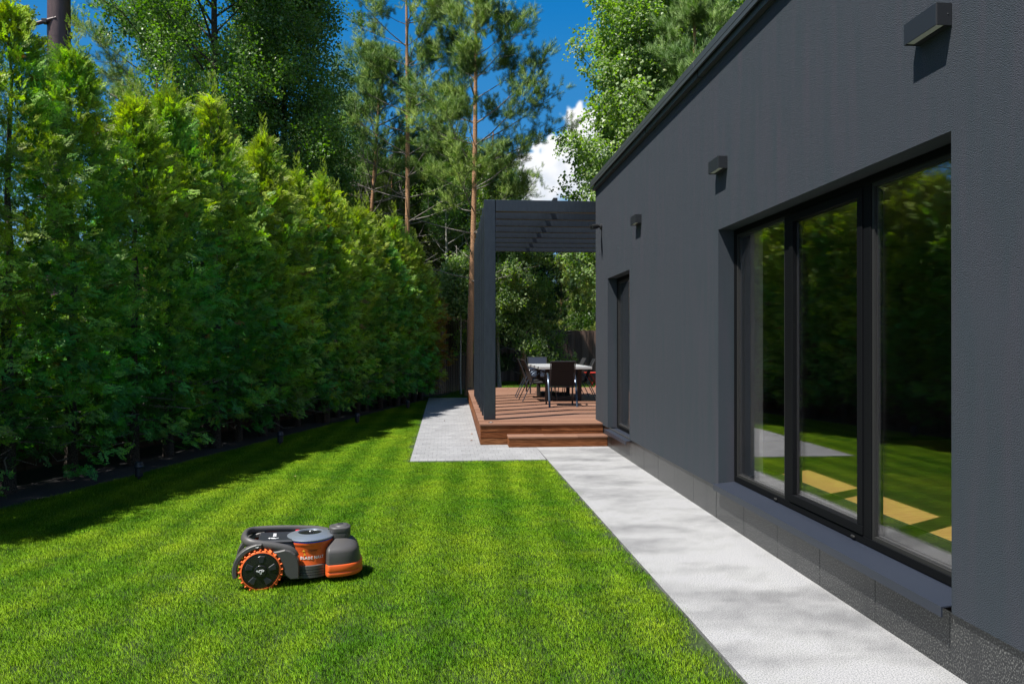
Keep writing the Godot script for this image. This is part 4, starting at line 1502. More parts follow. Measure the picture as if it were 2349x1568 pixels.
	for i in 30000:
		var a := r.randf_range(-0.95, 0.75)
		var dist := r.randf_range(46.0, 62.0)
		var x := dist * tan(a)
		var y := r.randf() * (7.0 + rim.get_noise_2d(x, 0.0) * 5.0)
		where.append(Transform3D(facing(any_dir(r), any_dir(r), r.randf_range(2.0, 3.6)), Vector3(x, y, -dist)))
		var h := r.randf()
		tints.append(Color(lerpf(0.03, 0.09, h), lerpf(0.07, 0.16, h), lerpf(0.018, 0.035, h)))
	var fw := copies("far_woods", broad[0], where, tints, self)
	tag(fw, "dark mass of woodland far behind the fence and the pines", "woods", "", "stuff")
	# twigs and undergrowth between the trunks
	where = []
	tints = []
	for i in 5200:
		var x := r.randf_range(-16.0, 9.0)
		var dist := r.randf_range(36.5, 45.0)
		where.append(Transform3D(facing(any_dir(r), any_dir(r), r.randf_range(1.0, 2.0)), Vector3(x, -0.2 + 3.4 * pow(r.randf(), 1.2), -dist)))
		var h := r.randf()
		tints.append(Color(lerpf(0.04, 0.11, h), lerpf(0.09, 0.19, h), lerpf(0.02, 0.04, h)))
	var ug := copies("undergrowth", broad[1], where, tints, self)
	tag(ug, "leafy undergrowth beneath the trees beyond the fence", "undergrowth", "", "stuff")

# ------------------------------------------------------------------------------------------ dining set
func make_chair(called: String, label: String, fabric: Material, tube: Material) -> Node3D:
	# seat faces +z
	var c := thing(called, label, "chair", Vector3.ZERO, 0.0, "sling chairs round the dining table")
	var mb := MB.new()
	var w := 0.245
	# seat and back are two lengths of stretched cloth
	var sp := [Vector3(0, 0.425, 0.235), Vector3(0, 0.415, 0.10), Vector3(0, 0.395, -0.06), Vector3(0, 0.40, -0.17)]
	var bp := [Vector3(0, 0.405, -0.185), Vector3(0, 0.55, -0.235), Vector3(0, 0.72, -0.300), Vector3(0, 0.905, -0.385)]
	for e in 2:
		mb = MB.new()
		var ps: Array = sp if e == 0 else bp
		for i in ps.size() - 1:
			var a: Vector3 = ps[i]
			var b: Vector3 = ps[i + 1]
			var dir := (b - a).normalized()
			var bs := Basis(Vector3.RIGHT, dir, Vector3.RIGHT.cross(dir))
			mb.box((a + b) * 0.5, Vector3(w * 2.0 - 0.03, (b - a).length() + 0.004, 0.006), 0.0, bs)
		part("seat" if e == 0 else "backrest", mb, fabric, c)
	# one bent rail on each side runs from the seat front up the back
	mb = MB.new()
	for s in [-1.0, 1.0]:
		var pts: Array = [Vector3(s * w, 0.43, 0.25)]
		for q in sp: pts.append(q + Vector3(s * w, 0, 0))
		for q in bp: pts.append(q + Vector3(s * w, 0, 0))
		mb.tube(pts, [0.012], 6)
	mb.tube([Vector3(-w, 0.905, -0.388), Vector3(w, 0.905, -0.388)], [0.011], 6)
	mb.tube([Vector3(-w, 0.425, 0.245), Vector3(w, 0.425, 0.245)], [0.011], 6)
	mb.tube([Vector3(-w, 0.385, -0.19), Vector3(w, 0.385, -0.19)], [0.013], 6)
	part("frame", mb, M.chair_tube, c)
	for s in [-1.0, 1.0]:
		# rear leg that goes on as the arm
		mb = MB.new()
		var pts: Array = []
		for q in [[0.0, -0.43], [0.20, -0.335], [0.40, -0.235], [0.52, -0.165], [0.60, -0.085], [0.645, 0.02], [0.65, 0.12], [0.625, 0.205], [0.56, 0.265], [0.45, 0.285]]:
			pts.append(Vector3(s * (w + 0.030), q[0], q[1]))
		mb.tube(pts, [0.014], 8, true, Vector2(1.5, 0.75), Vector3(0, 0, 1))
		part("arm", mb, tube, c)
		mb = MB.new()
		mb.tube([Vector3(s * (w + 0.028), 0.46, 0.285), Vector3(s * (w + 0.026), 0.36, 0.292), Vector3(s * (w + 0.030), 0.0, 0.335)], [0.013], 8, true, Vector2(1.4, 0.8), Vector3(0, 0, 1))
		part("leg", mb, M.chair_tube, c)
	return c

func dining() -> void:
	var t := thing("dining_table", "stone-topped dining table with black box legs on the deck", "table", Vector3(2.46, 0.331, -17.05))
	var mb := MB.new()
	mb.box(Vector3(0, 0.735, 0), Vector3(1.16, 0.055, 2.35), 0.004)
	part("tabletop", mb, M.table_stone, t)
	for z in [0.82, -0.82]:
		for x in [-0.36, 0.36]:
			mb = MB.new()
			mb.box(Vector3(x, 0.352, z), Vector3(0.085, 0.70, 0.085), 0.003)
			part("leg", mb, M.table_leg, t)
		mb = MB.new()
		mb.box(Vector3(0, 0.045, z), Vector3(0.634, 0.085, 0.083), 0.003)
		part("foot_rail", mb, M.table_leg, t)
	mb = MB.new()
	mb.box(Vector3(0, 0.68, 0), Vector3(0.60, 0.05, 1.55), 0.003)
	part("apron", mb, M.table_leg, t)
	var proto := make_chair("sling_chair", "black sling chair with its back to the camera at the near end of the table", M.sling, M.chair_blue)
	proto.position = Vector3(2.235, 0.331, -15.05)
	proto.rotation.y = PI - 0.04
	var spots := [
		[1.95, 16.35, PI * 0.5 + 0.06, "nearer of the two sling chairs along the table's left side"],
		[1.93, 17.35, PI * 0.5 - 0.03, "farther of the two sling chairs along the table's left side"],
		[2.86, 16.75, -PI * 0.5 - 0.08, "sling chair nearest the house corner on the table's right side"],
		[2.84, 17.80, -PI * 0.5 + 0.04, "farther sling chair on the table's right side"]]
	for s in spots:
		var c: Node3D = proto.duplicate()
		c.name = numbered("sling_chair")
		add_child(c)
		c.position = Vector3(s[0], 0.331, -s[1])
		c.rotation.y = s[2]
		c.set_meta("label", s[3])
	var far := make_chair("sling_chair", "blue-backed sling chair facing the camera at the far end of the table", M.sling_blue, M.chair_tube)
	far.position = Vector3(2.25, 0.331, -19.0)
	far.rotation.y = 0.03
	# red folding stand on the grass
	var rd := thing("folding_stool", "red folding stool with crossed legs on the grass right of the dining table", "stool", Vector3(4.55, -0.05, -23.4), 0.25)
	for s in [-1.0, 1.0]:
		for e in [-1.0, 1.0]:
			mb = MB.new()
			mb.tube([Vector3(-0.22 * e, 0.0, s * 0.17 + e * 0.012), Vector3(0.22 * e, 0.70, s * 0.17 + e * 0.012)], [0.018], 6)
			part("leg", mb, M.red, rd)
	for k in 5:
		mb = MB.new()
		mb.box(Vector3(-0.22 + 0.11 * k, 0.715, 0), Vector3(0.095, 0.02, 0.44), 0.004)
		part("slat", mb, M.red, rd)
	mb = MB.new()
	for y in [0.12, 0.58]:
		for e in [-1.0, 1.0]:
			mb.tube([Vector3(e * (0.22 - 0.44 * y / 0.7), y, -0.18), Vector3(e * (0.22 - 0.44 * y / 0.7), y, 0.18)], [0.011], 6)
	part("rung", mb, M.red, rd)

# ------------------------------------------------------------------------------------------ lamps and camera on the wall
func wall_things() -> void:
	var spots := [[3.376, "wall lamp nearest the camera, above the wide window's near end"], [6.289, "middle wall lamp, above the wide window's far end"], [9.224, "farthest wall lamp, between the wide window and the narrow one"]]
	for s in spots:
		var l := thing("wall_lamp", s[1], "wall lamp", Vector3(2.398, 3.128, -s[0]), 0.0, "box-shaped lamps along the house wall")
		var mb := MB.new()
		# hollow housing, open below
		mb.bx(-0.080, -0.076, 0.0, 0.108, 0.0, 0.255, 0.001)
		mb.bx(-0.0757, 0.0, 0.0, 0.108, 0.0, 0.004, 0.001)
		mb.bx(-0.0757, 0.0, 0.0, 0.108, 0.251, 0.255, 0.001)
		mb.bx(-0.0757, 0.0, 0.104, 0.108, 0.0043, 0.2507)
		mb.bx(-0.028, 0.0, 0.002, 0.1037, 0.0043, 0.2507)
		part("housing", mb, M.lamp, l)
		mb = MB.new()
		mb.bx(-0.0755, -0.0285, 0.008, 0.016, 0.0045, 0.2505)
		part("diffuser", mb, M.diffuser, l)
		mb = MB.new()
		mb.lathe([Vector2(0.0035, 0.0), Vector2(0.0030, 0.0015)], 10, Vector3(-0.020, 0.055, 0.0003), Basis(Vector3.RIGHT, PI * 0.5))
		part("screw", mb, M.chrome, l)
	var c := thing("security_camera", "small black bullet camera on the wall beside the pergola's first louvres", "camera", Vector3(2.40, 3.47, -11.72))
	var mb := MB.new()
	mb.lathe([Vector2(0.050, 0.0), Vector2(0.050, 0.022), Vector2(0.040, 0.032)], 20, Vector3.ZERO, Basis(Vector3(0, 0, 1), PI * 0.5))
	part("base", mb, M.black_metal, c)
	mb = MB.new()
	mb.tube([Vector3(-0.03, 0, 0), Vector3(-0.065, 0.004, 0.01), Vector3(-0.095, 0.0, 0.03)], [0.020, 0.016, 0.018], 10)
	part("bracket", mb, M.black_metal, c)
	var dir := Vector3(-0.62, -0.18, 0.77).normalized()
	mb = MB.new()
	var o := Vector3(-0.085, 0.0, 0.01)
	mb.tube([o - dir * 0.02, o + dir * 0.02, o + dir * 0.19], [0.034, 0.040, 0.040], 18)
	mb.tube([o + dir * 0.191, o + dir * 0.192], [0.034, 0.034], 18)
	part("body", mb, M.black_metal, c)
	mb = MB.new()
	mb.tube([o + dir * 0.193, o + dir * 0.195], [0.017, 0.015], 16)
	part("lens", mb, M.lens, c)
	mb = MB.new()
	mb.tube([Vector3(-0.012, -0.02, 0.02), Vector3(-0.008, -0.16, 0.012), Vector3(-0.010, -0.33, 0.016), Vector3(0.004, -0.42, 0.0)], [0.006, 0.005, 0.005, 0.004], 6)
	part("cable", mb, M.black_metal, c)

# ------------------------------------------------------------------------------------------ pole, birdhouse, garden spots
func garden_things() -> void:
	var p := thing("metal_pole", "thick brown painted metal pole rising behind the hedge", "pole", Vector3(-9.10, -0.35, -18.0))
	var mb := MB.new()
	mb.tube([Vector3.ZERO, Vector3(0, 4.0, 0), Vector3(0, 9.01, 0)], [0.27, 0.255, 0.245], 14, false)
	part("shaft", mb, M.pole, p)
	mb = MB.new()
	mb.lathe([Vector2(0.252, 8.30), Vector2(0.256, 8.305), Vector2(0.256, 8.53), Vector2(0.250, 8.535)], 14, Vector3.ZERO, Basis(), false, false)
	part("collar", mb, M.pole, p)
	mb = MB.new()
	mb.tube([Vector3(0, 9.0, 0), Vector3(0, 13.0, 0)], [0.246, 0.225], 14)
	part("shaft", mb, M.pole, p)
	mb = MB.new()
	mb.tube([Vector3(0.05, 9.42, 0.20), Vector3(-0.9, 9.05, 0.30), Vector3(-2.4, 8.35, 0.45)], [0.045], 8)
	part("stay", mb, M.pole, p)
	mb = MB.new()
	mb.box(Vector3(-0.20, 9.33, 0.2), Vector3(0.12, 0.10, 0.14), 0.01)
	mb.box(Vector3(0.26, 9.10, 0.05), Vector3(0.08, 0.16, 0.12), 0.01)
	part("clamp", mb, M.black_metal, p)
	# birdhouse
	var b := thing("birdhouse", "small weathered wooden birdhouse on the thin pale trunk above the fence", "birdhouse", Vector3(-0.52, 3.36, -29.36))
	mb = MB.new()
	mb.box(Vector3(0, 0.25, 0), Vector3(0.26, 0.50, 0.24), 0.006)
	part("box", mb, M.birdhouse, b)
	mb = MB.new()
	mb.box(Vector3(-0.03, 0.515, 0.05), Vector3(0.42, 0.025, 0.40), 0.004)
	part("roof", mb, M.birdhouse, b)
	mb = MB.new()
	mb.lathe([Vector2(0.032, 0.0), Vector2(0.032, 0.003)], 12, Vector3(0, 0.36, 0.1215), Basis(Vector3.RIGHT, PI * 0.5))
	part("hole", mb, M.gasket, b)
	# spotlights on spikes along the bed
	var at := [[-3.69, 9.10, "black garden spotlight nearest the camera, on the lawn's shaded edge"], [-2.72, 12.05, "second black garden spotlight along the shaded hedge bed"], [-1.89, 15.07, "third black garden spotlight along the shaded hedge bed"], [-1.08, 18.4, "farthest black garden spotlight, near the path's far end"]]
	for s in at:
		var g := thing("garden_spotlight", s[2], "spotlight", Vector3(s[0], -0.01, -s[1]), 0.0, "garden spotlights along the hedge")
		mb = MB.new()
		mb.lathe([Vector2(0.042, 0.035), Vector2(0.046, 0.045), Vector2(0.046, 0.135), Vector2(0.055, 0.140), Vector2(0.058, 0.155), Vector2(0.050, 0.170), Vector2(0.044, 0.205), Vector2(0.038, 0.208)], 20)
		part("housing", mb, M.spot, g)
		mb = MB.new()
		mb.lathe([Vector2(0.0475, 0.085), Vector2(0.0475, 0.093)], 20, Vector3.ZERO, Basis(), false, false)
		part("ring", mb, M.black_metal, g)
		mb = MB.new()
		mb.tube([Vector3(0, -0.10, 0), Vector3(0, 0.034, 0)], [0.006, 0.020], 8)
		part("spike", mb, M.black_metal, g)
	var dl := thing("deck_light", "small round steel light set into the deck before the pergola post", "deck light", Vector3(0.625, 0.3315, -11.87))
	mb = MB.new()
	mb.lathe([Vector2(0.040, 0.0), Vector2(0.038, 0.005), Vector2(0.026, 0.006), Vector2(0.024, 0.002)], 24)
	part("rim", mb, M.chrome, dl)
	mb = MB.new()
	mb.lathe([Vector2(0.0235, 0.001), Vector2(0.022, 0.004)], 20)
	part("lens", mb, M.diffuser, dl)
	# a few fallen leaves
	var r := RandomNumberGenerator.new()
	r.seed = 3
	var spots := [[-0.15, 15.3, 0.004, "dry brown leaf in the shade on the far paving"], [0.36, 13.0, 0.004, "dry leaf on the paving beside the deck's side boards"], [0.30, 12.15, 0.004, "pale dry leaf near the deck's front left corner"], [1.55, 20.6, 0.334, "dry leaf at the back of the deck"], [-1.85, 8.9, 0.034, "pale fallen leaf lying on the lawn by the hedge's shadow"]]
	for s in spots:
		mb = MB.new()
		var dirs := Vector3(r.randf_range(-1, 1), 0.15, r.randf_range(-1, 1)).normalized()
		var sd := dirs.cross(Vector3.UP).normalized()
		for e in [-1.0, 1.0]:
			var tip := dirs * 0.055
			var rim2: Vector3 = dirs * 0.022 + sd * e * 0.02 + Vector3.UP * 0.012
			if e > 0: mb.tri(Vector3.ZERO, rim2, tip)
			else: mb.tri(Vector3.ZERO, tip, rim2)
		var lf := top("fallen_leaf", mb, mat("dry_leaf", lin(0.42, 0.30, 0.16) if s[2] > 0.03 and s[2] < 0.1 else lin(0.20, 0.09, 0.04), 0.8), s[3], "leaf", "fallen dry leaves")
		lf.position = Vector3(s[0], s[2], -s[1])

# ------------------------------------------------------------------------------------------ robot mower
func ring_at(y: float, cx: float, hx0: float, hx1: float, hw: float, e: float, count := 40, cz := 0.0) -> PackedVector3Array:
	# a rounded outline in plan: hx0 behind and hx1 ahead of cx, hw to each side, e = squareness
	var out := PackedVector3Array()
	for k in count:
		var an := -TAU * k / count
		var c := cos(an)
		var s := sin(an)
		var px := signf(c) * pow(absf(c), 2.0 / e) * (hx1 if c > 0 else hx0)
		var pz := signf(s) * pow(absf(s), 2.0 / e) * hw
		out.append(Vector3(cx + px, y, cz + pz))
	return out

func letters(what: String, height: float, mono := false) -> ArrayMesh:
	var t := TextMesh.new()
	var f := SystemFont.new()
	f.font_names = PackedStringArray(["Droid Sans"])
	f.font_weight = 700
	t.font = f
	t.text = what
	t.font_size = 64
	t.pixel_size = height / 46.0
	t.depth = 0.0012
	t.curve_step = 1.0
	var am := ArrayMesh.new()
	for s in t.get_surface_count():
		am.add_surface_from_arrays(Mesh.PRIMITIVE_TRIANGLES, t.surface_get_arrays(s))
	return am

func lettering(what: String, height: float, stretch: float, place: Callable, m: Material) -> MB:
	# letters bent onto a surface: place(x, y, z) gives the point for a spot on the flat line of text
	var out := MB.new()
	var src := letters(what, height)
	for s in src.get_surface_count():
		var arr := src.surface_get_arrays(s)
		var v: PackedVector3Array = arr[Mesh.ARRAY_VERTEX]
		var idx: PackedInt32Array = arr[Mesh.ARRAY_INDEX]
		for q in range(0, idx.size(), 3):
			var a: Vector3 = place.call(v[idx[q]].x * stretch, v[idx[q]].y, v[idx[q]].z)
			var b: Vector3 = place.call(v[idx[q + 1]].x * stretch, v[idx[q + 1]].y, v[idx[q + 1]].z)
			var c: Vector3 = place.call(v[idx[q + 2]].x * stretch, v[idx[q + 2]].y, v[idx[q + 2]].z)
			if (b - a).cross(c - a).length_squared() > 1e-16: out.tri(a, c, b)
	return out

func mower() -> void:
	# x ahead, z towards the viewer's side; u and v below are metres along and above
	var centre := Vector3(-0.972, -0.004, -5.21)
	var r := thing("robot_mower", "orange and dark grey robot lawn mower with big orange-rimmed wheels on the lawn", "robot mower", centre, 0.19)
	r.scale = Vector3(1.01, 1.01, 1.01)
	var K := 0.473   # the drum's axis lies at the origin
	var grey := mat("mower_grey", lin(0.068, 0.064, 0.062), 0.48)
	var dark := mat("mower_dark", lin(0.020, 0.022, 0.027), 0.42)
	var orange := mat("mower_orange", lin(0.78, 0.115, 0.018), 0.42)
	orange.clearcoat_enabled = true
	orange.clearcoat = 0.25
	var silver := mat("mower_silver", lin(0.24, 0.27, 0.31), 0.36, 0.55)
	var white := mat("white_print", lin(0.8, 0.8, 0.8), 0.5)
	var gloss := mat("gloss_black", lin(0.012, 0.012, 0.013), 0.22)
	var tyre := mat("tyre_orange", lin(0.80, 0.14, 0.025), 0.6)
	var ink := mat("dark_print", lin(0.22, 0.035, 0.01), 0.6)
	var yellow := mat("warning_yellow", lin(0.75, 0.36, 0.03), 0.5)
	var mb := MB.new()
	# chassis and rear body
	mb.loft([ring_at(0.035, 0.0, 0.36, 0.28, 0.118, 4.0), ring_at(0.05, 0.0, 0.38, 0.30, 0.126, 4.0), ring_at(0.10, 0.0, 0.38, 0.30, 0.126, 4.0), ring_at(0.11, 0.0, 0.36, 0.29, 0.12, 4.0)])
	part("chassis", mb, gloss, r)
	mb = MB.new()
	mb.loft([ring_at(0.10, -0.25, 0.17, 0.2, 0.128, 3.5), ring_at(0.17, -0.25, 0.165, 0.2, 0.130, 3.5), ring_at(0.225, -0.24, 0.150, 0.2, 0.128, 3.2), ring_at(0.258, -0.22, 0.125, 0.2, 0.122, 3.0), ring_at(0.266, -0.22, 0.115, 0.2, 0.116, 3.0)])
	part("rear_body", mb, dark, r)
	# drum
	mb = MB.new()
	mb.lathe([Vector2(0.150, 0.040), Vector2(0.146, 0.10), Vector2(0.143, 0.15), Vector2(0.1445, 0.20), Vector2(0.150, 0.235), Vector2(0.156, 0.252), Vector2(0.157, 0.264)], 64)
	part("drum", mb, orange, r)
	mb = MB.new()
	mb.lathe([Vector2(0.150, 0.2642), Vector2(0.1545, 0.2645), Vector2(0.1545, 0.2715), Vector2(0.150, 0.272)], 64)
	part("status_light_ring", mb, mat("blue_ring", lin(0.03, 0.10, 0.75), 0.3), r)
	mb = MB.new()
	mb.lathe([Vector2(0.154, 0.2722), Vector2(0.1605, 0.274), Vector2(0.1615, 0.279), Vector2(0.159, 0.2835), Vector2(0.150, 0.287), Vector2(0.118, 0.2975), Vector2(0.084, 0.3045), Vector2(0.080, 0.3035), Vector2(0.076, 0.296)], 64, Vector3.ZERO, Basis(), true, false)
	part("top_ring", mb, silver, r)
	mb = MB.new()
	mb.lathe([Vector2(0.0762, 0.290), Vector2(0.0758, 0.2975), Vector2(0.05, 0.300)], 48)
	mb.box(Vector3(0.0, 0.3025, -0.005), Vector3(0.034, 0.006, 0.05), 0.002)
	var disc := part("control_panel", mb, gloss, r)
	part("lettering", lettering("EFLS", 0.011, 1.0, func(x: float, y: float, z: float) -> Vector3: return Vector3(0.0 - y - 0.002, 0.3056 + z, -0.004 - x), white), white, disc)
	# side grilles
	for s in [-1.0, 1.0]:
		for k in 4:
			mb = MB.new()
			var y0: float = [0.088, 0.070, 0.054, 0.034][k]
			var y1: float = [0.112, 0.084, 0.066, 0.050][k]
			var arc: Array = []
			for q in 13:
				var an := lerpf(-0.66, 0.60, q / 12.0)
				arc.append(an)
			for q in 12:
				var ro := 0.158
				var ri := 0.140
				var p := func(an: float, rad: float, y: float) -> Vector3: return Vector3(sin(an) * rad, y, s * cos(an) * rad)
				var a: float = arc[q]
				var b: float = arc[q + 1]
				if s > 0:
					mb.quad(p.call(a, ro, y0), p.call(b, ro, y0), p.call(b, ro, y1), p.call(a, ro, y1))
					mb.quad(p.call(a, ro, y1), p.call(b, ro, y1), p.call(b, ri, y1 + 0.004), p.call(a, ri, y1 + 0.004))
					mb.quad(p.call(a, ri, y0), p.call(b, ri, y0), p.call(b, ro, y0), p.call(a, ro, y0))
				else:
					mb.quad(p.call(b, ro, y0), p.call(a, ro, y0), p.call(a, ro, y1), p.call(b, ro, y1))
					mb.quad(p.call(b, ro, y1), p.call(a, ro, y1), p.call(a, ri, y1 + 0.004), p.call(b, ri, y1 + 0.004))
			part("grille_slat", mb, grey, r)
	# front hood: a rounded dome that runs forward from a flat shoulder
	mb = MB.new()
	var cx := 0.125
	var e := 3.0
	mb.loft([ring_at(0.112, cx, 0.030, 0.208, 0.178, e, 56), ring_at(0.150, cx, 0.030, 0.205, 0.177, e, 56), ring_at(0.185, cx, 0.029, 0.200, 0.174, e, 56), ring_at(0.205, cx, 0.027, 0.194, 0.167, e, 56),
		ring_at(0.219, cx, 0.020, 0.186, 0.150, 2.7, 56), ring_at(0.233, cx + 0.01, 0.016, 0.168, 0.125, 2.5, 56), ring_at(0.246, cx + 0.025, 0.010, 0.140, 0.098, 2.3, 56), ring_at(0.258, cx + 0.045, 0.008, 0.100, 0.075, 2.2, 56), ring_at(0.264, cx + 0.055, 0.006, 0.07, 0.05, 2.0, 56)])
	part("hood", mb, grey, r)
	# bumper
	mb = MB.new()
	mb.loft([ring_at(0.033, cx, 0.030, 0.214, 0.180, 2.9, 56), ring_at(0.040, cx, 0.034, 0.222, 0.186, 2.9, 56), ring_at(0.058, cx, 0.034, 0.224, 0.188, 2.9, 56), ring_at(0.062, cx, 0.034, 0.217, 0.182, 2.9, 56), ring_at(0.069, cx, 0.034, 0.217, 0.182, 2.9, 56), ring_at(0.074, cx, 0.034, 0.224, 0.188, 2.9, 56),
		ring_at(0.105, cx, 0.033, 0.221, 0.186, 2.9, 56), ring_at(0.112, cx, 0.030, 0.212, 0.181, 2.9, 56)])
	part("bumper", mb, orange, r)
	# sensor head on the hood
	mb = MB.new()
	mb.loft([ring_at(0.235, 0.205, 0.070, 0.060, 0.062, 2.6), ring_at(0.262, 0.203, 0.072, 0.064, 0.066, 2.8), ring_at(0.2915, 0.202, 0.074, 0.067, 0.068, 3.0), ring_at(0.2925, 0.202, 0.070, 0.064, 0.065, 3.0), ring_at(0.2945, 0.202, 0.070, 0.064, 0.065, 3.0), ring_at(0.2955, 0.202, 0.075, 0.068, 0.069, 3.0),
		ring_at(0.322, 0.200, 0.076, 0.069, 0.070, 3.0), ring_at(0.330, 0.200, 0.073, 0.066, 0.067, 2.9), ring_at(0.334, 0.200, 0.062, 0.058, 0.056, 2.6)])
	var head := part("sensor_head", mb, grey, r)
	mb = MB.new()
	mb.loft([ring_at(0.331, 0.207, 0.050, 0.050, 0.052, 2.4), ring_at(0.340, 0.207, 0.046, 0.046, 0.047, 2.4), ring_at(0.343, 0.207, 0.034, 0.034, 0.034, 2.2)])
	part("sensor_cap", mb, grey, head)
	mb = MB.new()
	mb.box(Vector3(0.200, 0.3437, -0.005), Vector3(0.036, 0.0018, 0.028), 0.0006)
	part("button", mb, dark, head)
	# battery cover with print
	mb = MB.new()
	var bs := Basis(Vector3(0, 0, 1), -0.03)
	mb.box(Vector3(-0.222, 0.275, 0.0), Vector3(0.225, 0.026, 0.240), 0.010, bs)
	var lid := part("battery_cover", mb, dark, r)
	part("lettering", lettering("SEGWAY", 0.020, 0.80, func(x: float, y: float, z: float) -> Vector3: return Vector3(-0.232 - y, 0.2890 + z, -0.028 - x), white), white, lid)
	mb = MB.new()
	for q in [[[-0.272, 0.052], [-0.232, 0.052]], [[-0.262, 0.070], [-0.262, 0.040]], [[-0.250, 0.062], [-0.222, 0.068]], [[-0.222, 0.068], [-0.205, 0.058]]]:
		mb.tube([Vector3(q[0][0], 0.2892, q[0][1]), Vector3(q[1][0], 0.2886, q[1][1])], [0.0026], 5)
	part("emblem", mb, white, lid)
	mb = MB.new()
	mb.box(Vector3(-0.085, 0.286, -0.115), Vector3(0.03, 0.014, 0.02), 0.004)
	part("stop_switch", mb, mat("switch_red", lin(0.6, 0.02, 0.03), 0.4), r)
	# carrying handle: one loop round the rear
	mb = MB.new()
	var path: Array = []
	for q in [[-0.098, 0.185, 0.158], [-0.112, 0.212, 0.160], [-0.145, 0.235, 0.160], [-0.22, 0.257, 0.158], [-0.30, 0.274, 0.153], [-0.365, 0.286, 0.142], [-0.402, 0.296, 0.115], [-0.420, 0.302, 0.07], [-0.424, 0.304, 0.0], [-0.420, 0.304, -0.07], [-0.402, 0.304, -0.115], [-0.365, 0.303, -0.142], [-0.28, 0.301, -0.152], [-0.18, 0.297, -0.154], [-0.06, 0.288, -0.156], [0.05, 0.278, -0.150], [0.12, 0.262, -0.135]]:
		path.append(Vector3(q[0], q[1], q[2]))
	var fine: Array = []
	for q in path.size() - 1:
		for w in 4:
			var pa: Vector3 = path[maxi(q - 1, 0)]
			var pb: Vector3 = path[mini(q + 2, path.size() - 1)]
			fine.append((path[q] as Vector3).cubic_interpolate(path[q + 1], pa, pb, w / 4.0))
	fine.append(path[path.size() - 1])
	mb.tube(fine, [0.025], 14, true, Vector2(0.80, 1.10), Vector3.UP)
	part("handle", mb, grey, r)
	# fenders, both sides
	for s in [-1.0, 1.0]:
		var bz := Basis() if s > 0 else Basis(Vector3(1, 0, 0), Vector3(0, 1, 0), Vector3(0, 0, 1))
		var z0: float = 0.118 if s > 0 else -0.196
		mb = MB.new()
		var fr := PackedVector2Array()
		for q in [[-0.19, 0.236], [-0.150, 0.243], [-0.115, 0.232], [-0.085, 0.208], [-0.068, 0.170], [-0.062, 0.12], [-0.062, 0.045], [-0.118, 0.045], [-0.150, 0.075], [-0.162, 0.110], [-0.172, 0.155], [-0.196, 0.195], [-0.215, 0.218], [-0.222, 0.232]]:
			fr.append(Vector2(q[0] - 0.012 if q[1] > 0.2 else q[0] - 0.010, q[1]))
		mb.prism(fr, z0, z0 + 0.078, 0.007, Vector3.ZERO, bz)
		part("front_fender", mb, grey, r)
		mb = MB.new()
		var rf := PackedVector2Array()
		for k in 11:
			var an := deg_to_rad(lerpf(88.0, 196.0, k / 10.0))
			rf.append(Vector2(-0.311 + cos(an) * 0.176, 0.122 + sin(an) * 0.168))
		for k in 11:
			var an := deg_to_rad(lerpf(196.0, 88.0, k / 10.0))
			rf.append(Vector2(-0.311 + cos(an) * 0.147, 0.122 + sin(an) * 0.139))
		mb.prism(rf, z0, z0 + 0.080, 0.005, Vector3.ZERO, bz)
		var fen := part("rear_fender", mb, grey, r)
		mb = MB.new()
		var zf: float = 0.1985 if s > 0 else -0.1985
		mb.prism(PackedVector2Array([Vector2(-0.345, 0.271), Vector2(-0.322, 0.276), Vector2(-0.330, 0.266)]), zf - 0.0006, zf + 0.0006)
		part("arrow_mark", mb, white, fen)
		# wheel
		var w := Node3D.new()
		w.name = "wheel" if s > 0 else "wheel_001"
		r.add_child(w)
		w.position = Vector3(-0.311, 0.118, 0.168 * s)
		var side := Basis(Vector3.RIGHT, PI * 0.5 * s)
		mb = MB.new()
		mb.lathe([Vector2(0.100, -0.036), Vector2(0.120, -0.036), Vector2(0.126, -0.030), Vector2(0.128, 0.026), Vector2(0.124, 0.034), Vector2(0.117, 0.036), Vector2(0.1165, 0.026)], 56, Vector3.ZERO, side, true, false)
		for k in 24:
			var an := TAU * k / 24.0 + 0.05
			for row in 2:
				var a2 := an + (0.13 if row == 1 else 0.0)
				var out := Vector3(cos(a2), sin(a2), 0)
				var tb := Basis(Vector3(-sin(a2), cos(a2), 0), out, Vector3(0, 0, -1))
				var tw := 0.5 if row == 0 else -0.5
				mb.box(out * 0.131 + Vector3(0, 0, s * (0.018 if row == 0 else -0.018)), Vector3(0.011, 0.016, 0.036), 0.003, tb * Basis(Vector3.UP, tw * s))
		part("tyre", mb, tyre, w)
		mb = MB.new()
		mb.lathe([Vector2(0.110, -0.02), Vector2(0.1163, 0.020), Vector2(0.1163, 0.030), Vector2(0.108, 0.034), Vector2(0.055, 0.038), Vector2(0.040, 0.038), Vector2(0.037, 0.043), Vector2(0.034, 0.044)], 48, Vector3.ZERO, side)
		part("rim", mb, gloss, w)
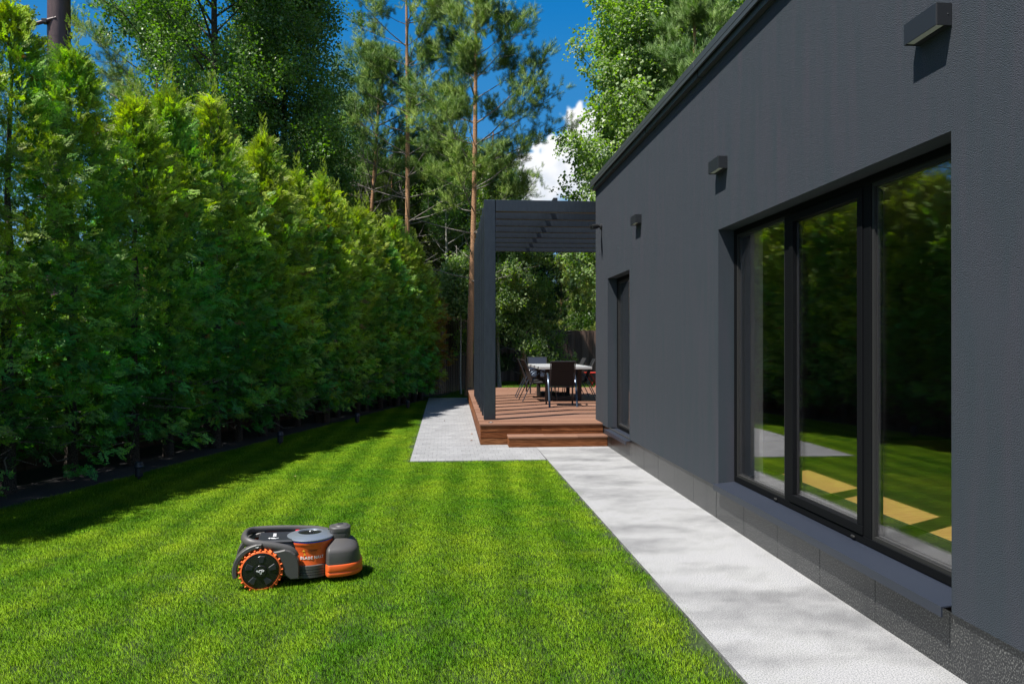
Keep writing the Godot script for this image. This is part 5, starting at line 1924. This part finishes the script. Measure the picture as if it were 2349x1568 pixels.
		for k in 5:
			mb = MB.new()
			var an := TAU * k / 5.0 + 0.35
			var tb := Basis(Vector3(0, 0, 1), an)
			mb.prism(PackedVector2Array([Vector2(0.052, -0.020), Vector2(0.094, -0.030), Vector2(0.099, 0.0), Vector2(0.094, 0.014), Vector2(0.052, 0.004)]), 0.033, 0.0405, 0.003, Vector3.ZERO, (Basis.from_scale(Vector3(1, 1, 1)) if s > 0 else Basis(Vector3.UP, PI)) * tb)
			part("spoke", mb, dark, w)
		if s > 0:
			mb = MB.new()
			mb.lathe([Vector2(0.0052, 0.0442), Vector2(0.005, 0.0450)], 14, Vector3(-0.021, 0.004, 0), side)
			var stroke := [[-0.008, 0.008, 0.012, 0.010], [0.012, 0.010, 0.021, 0.006], [0.021, 0.006, 0.019, -0.001], [0.019, -0.001, 0.004, 0.000], [-0.009, 0.008, 0.000, -0.018], [0.004, 0.002, 0.006, -0.016], [-0.009, 0.006, -0.013, -0.004]]
			for q in stroke:
				mb.tube([Vector3(q[0], q[1], 0.0446), Vector3(q[2], q[3], 0.0446)], [0.0019], 5)
			part("emblem", mb, white, w)
	# printing on the drum's side
	var R := 0.1452
	var onto := func(u0: float, v0: float, rad: float) -> Callable:
		return func(x: float, y: float, z: float) -> Vector3:
			var an := (x + u0) / rad
			return Vector3(sin(an) * (rad + z), v0 + y, cos(an) * (rad + z))
	part("lettering", lettering("BLADE HALT", 0.0175, 1.12, onto.call(0.010, 0.164, R + 0.0002), white), white, r)
	var small: Array = [["WARNING/WARNUNG", 0.222, 0.0065, 0.028], ["AVERTISSEMENT", 0.2155, 0.0065, 0.022], ["ADVERTENCIA", 0.209, 0.0065, 0.018]]
	for q in small:
		part("warning_print", lettering(q[0], q[2], 1.0, onto.call(q[3] - 0.006, q[1], 0.1470), ink), ink, r)
	for v0 in [0.214, 0.190]:
		mb = MB.new()
		var o: Callable = onto.call(-0.045 if v0 > 0.2 else -0.038, v0, 0.1475)
		mb.tri(o.call(-0.010, -0.008, 0.0), o.call(0.010, -0.008, 0.0), o.call(0.0, 0.010, 0.0))
		part("warning_triangle", mb, yellow, r)
	for k in 3:
		mb = MB.new()
		var o: Callable = onto.call(0.018, 0.197 - k * 0.007, 0.1462)
		mb.quad(o.call(-0.018, -0.0006, 0.0), o.call(0.018, -0.0006, 0.0), o.call(0.018, 0.0006, 0.0), o.call(-0.018, 0.0006, 0.0))
		part("warning_print", mb, ink, r)
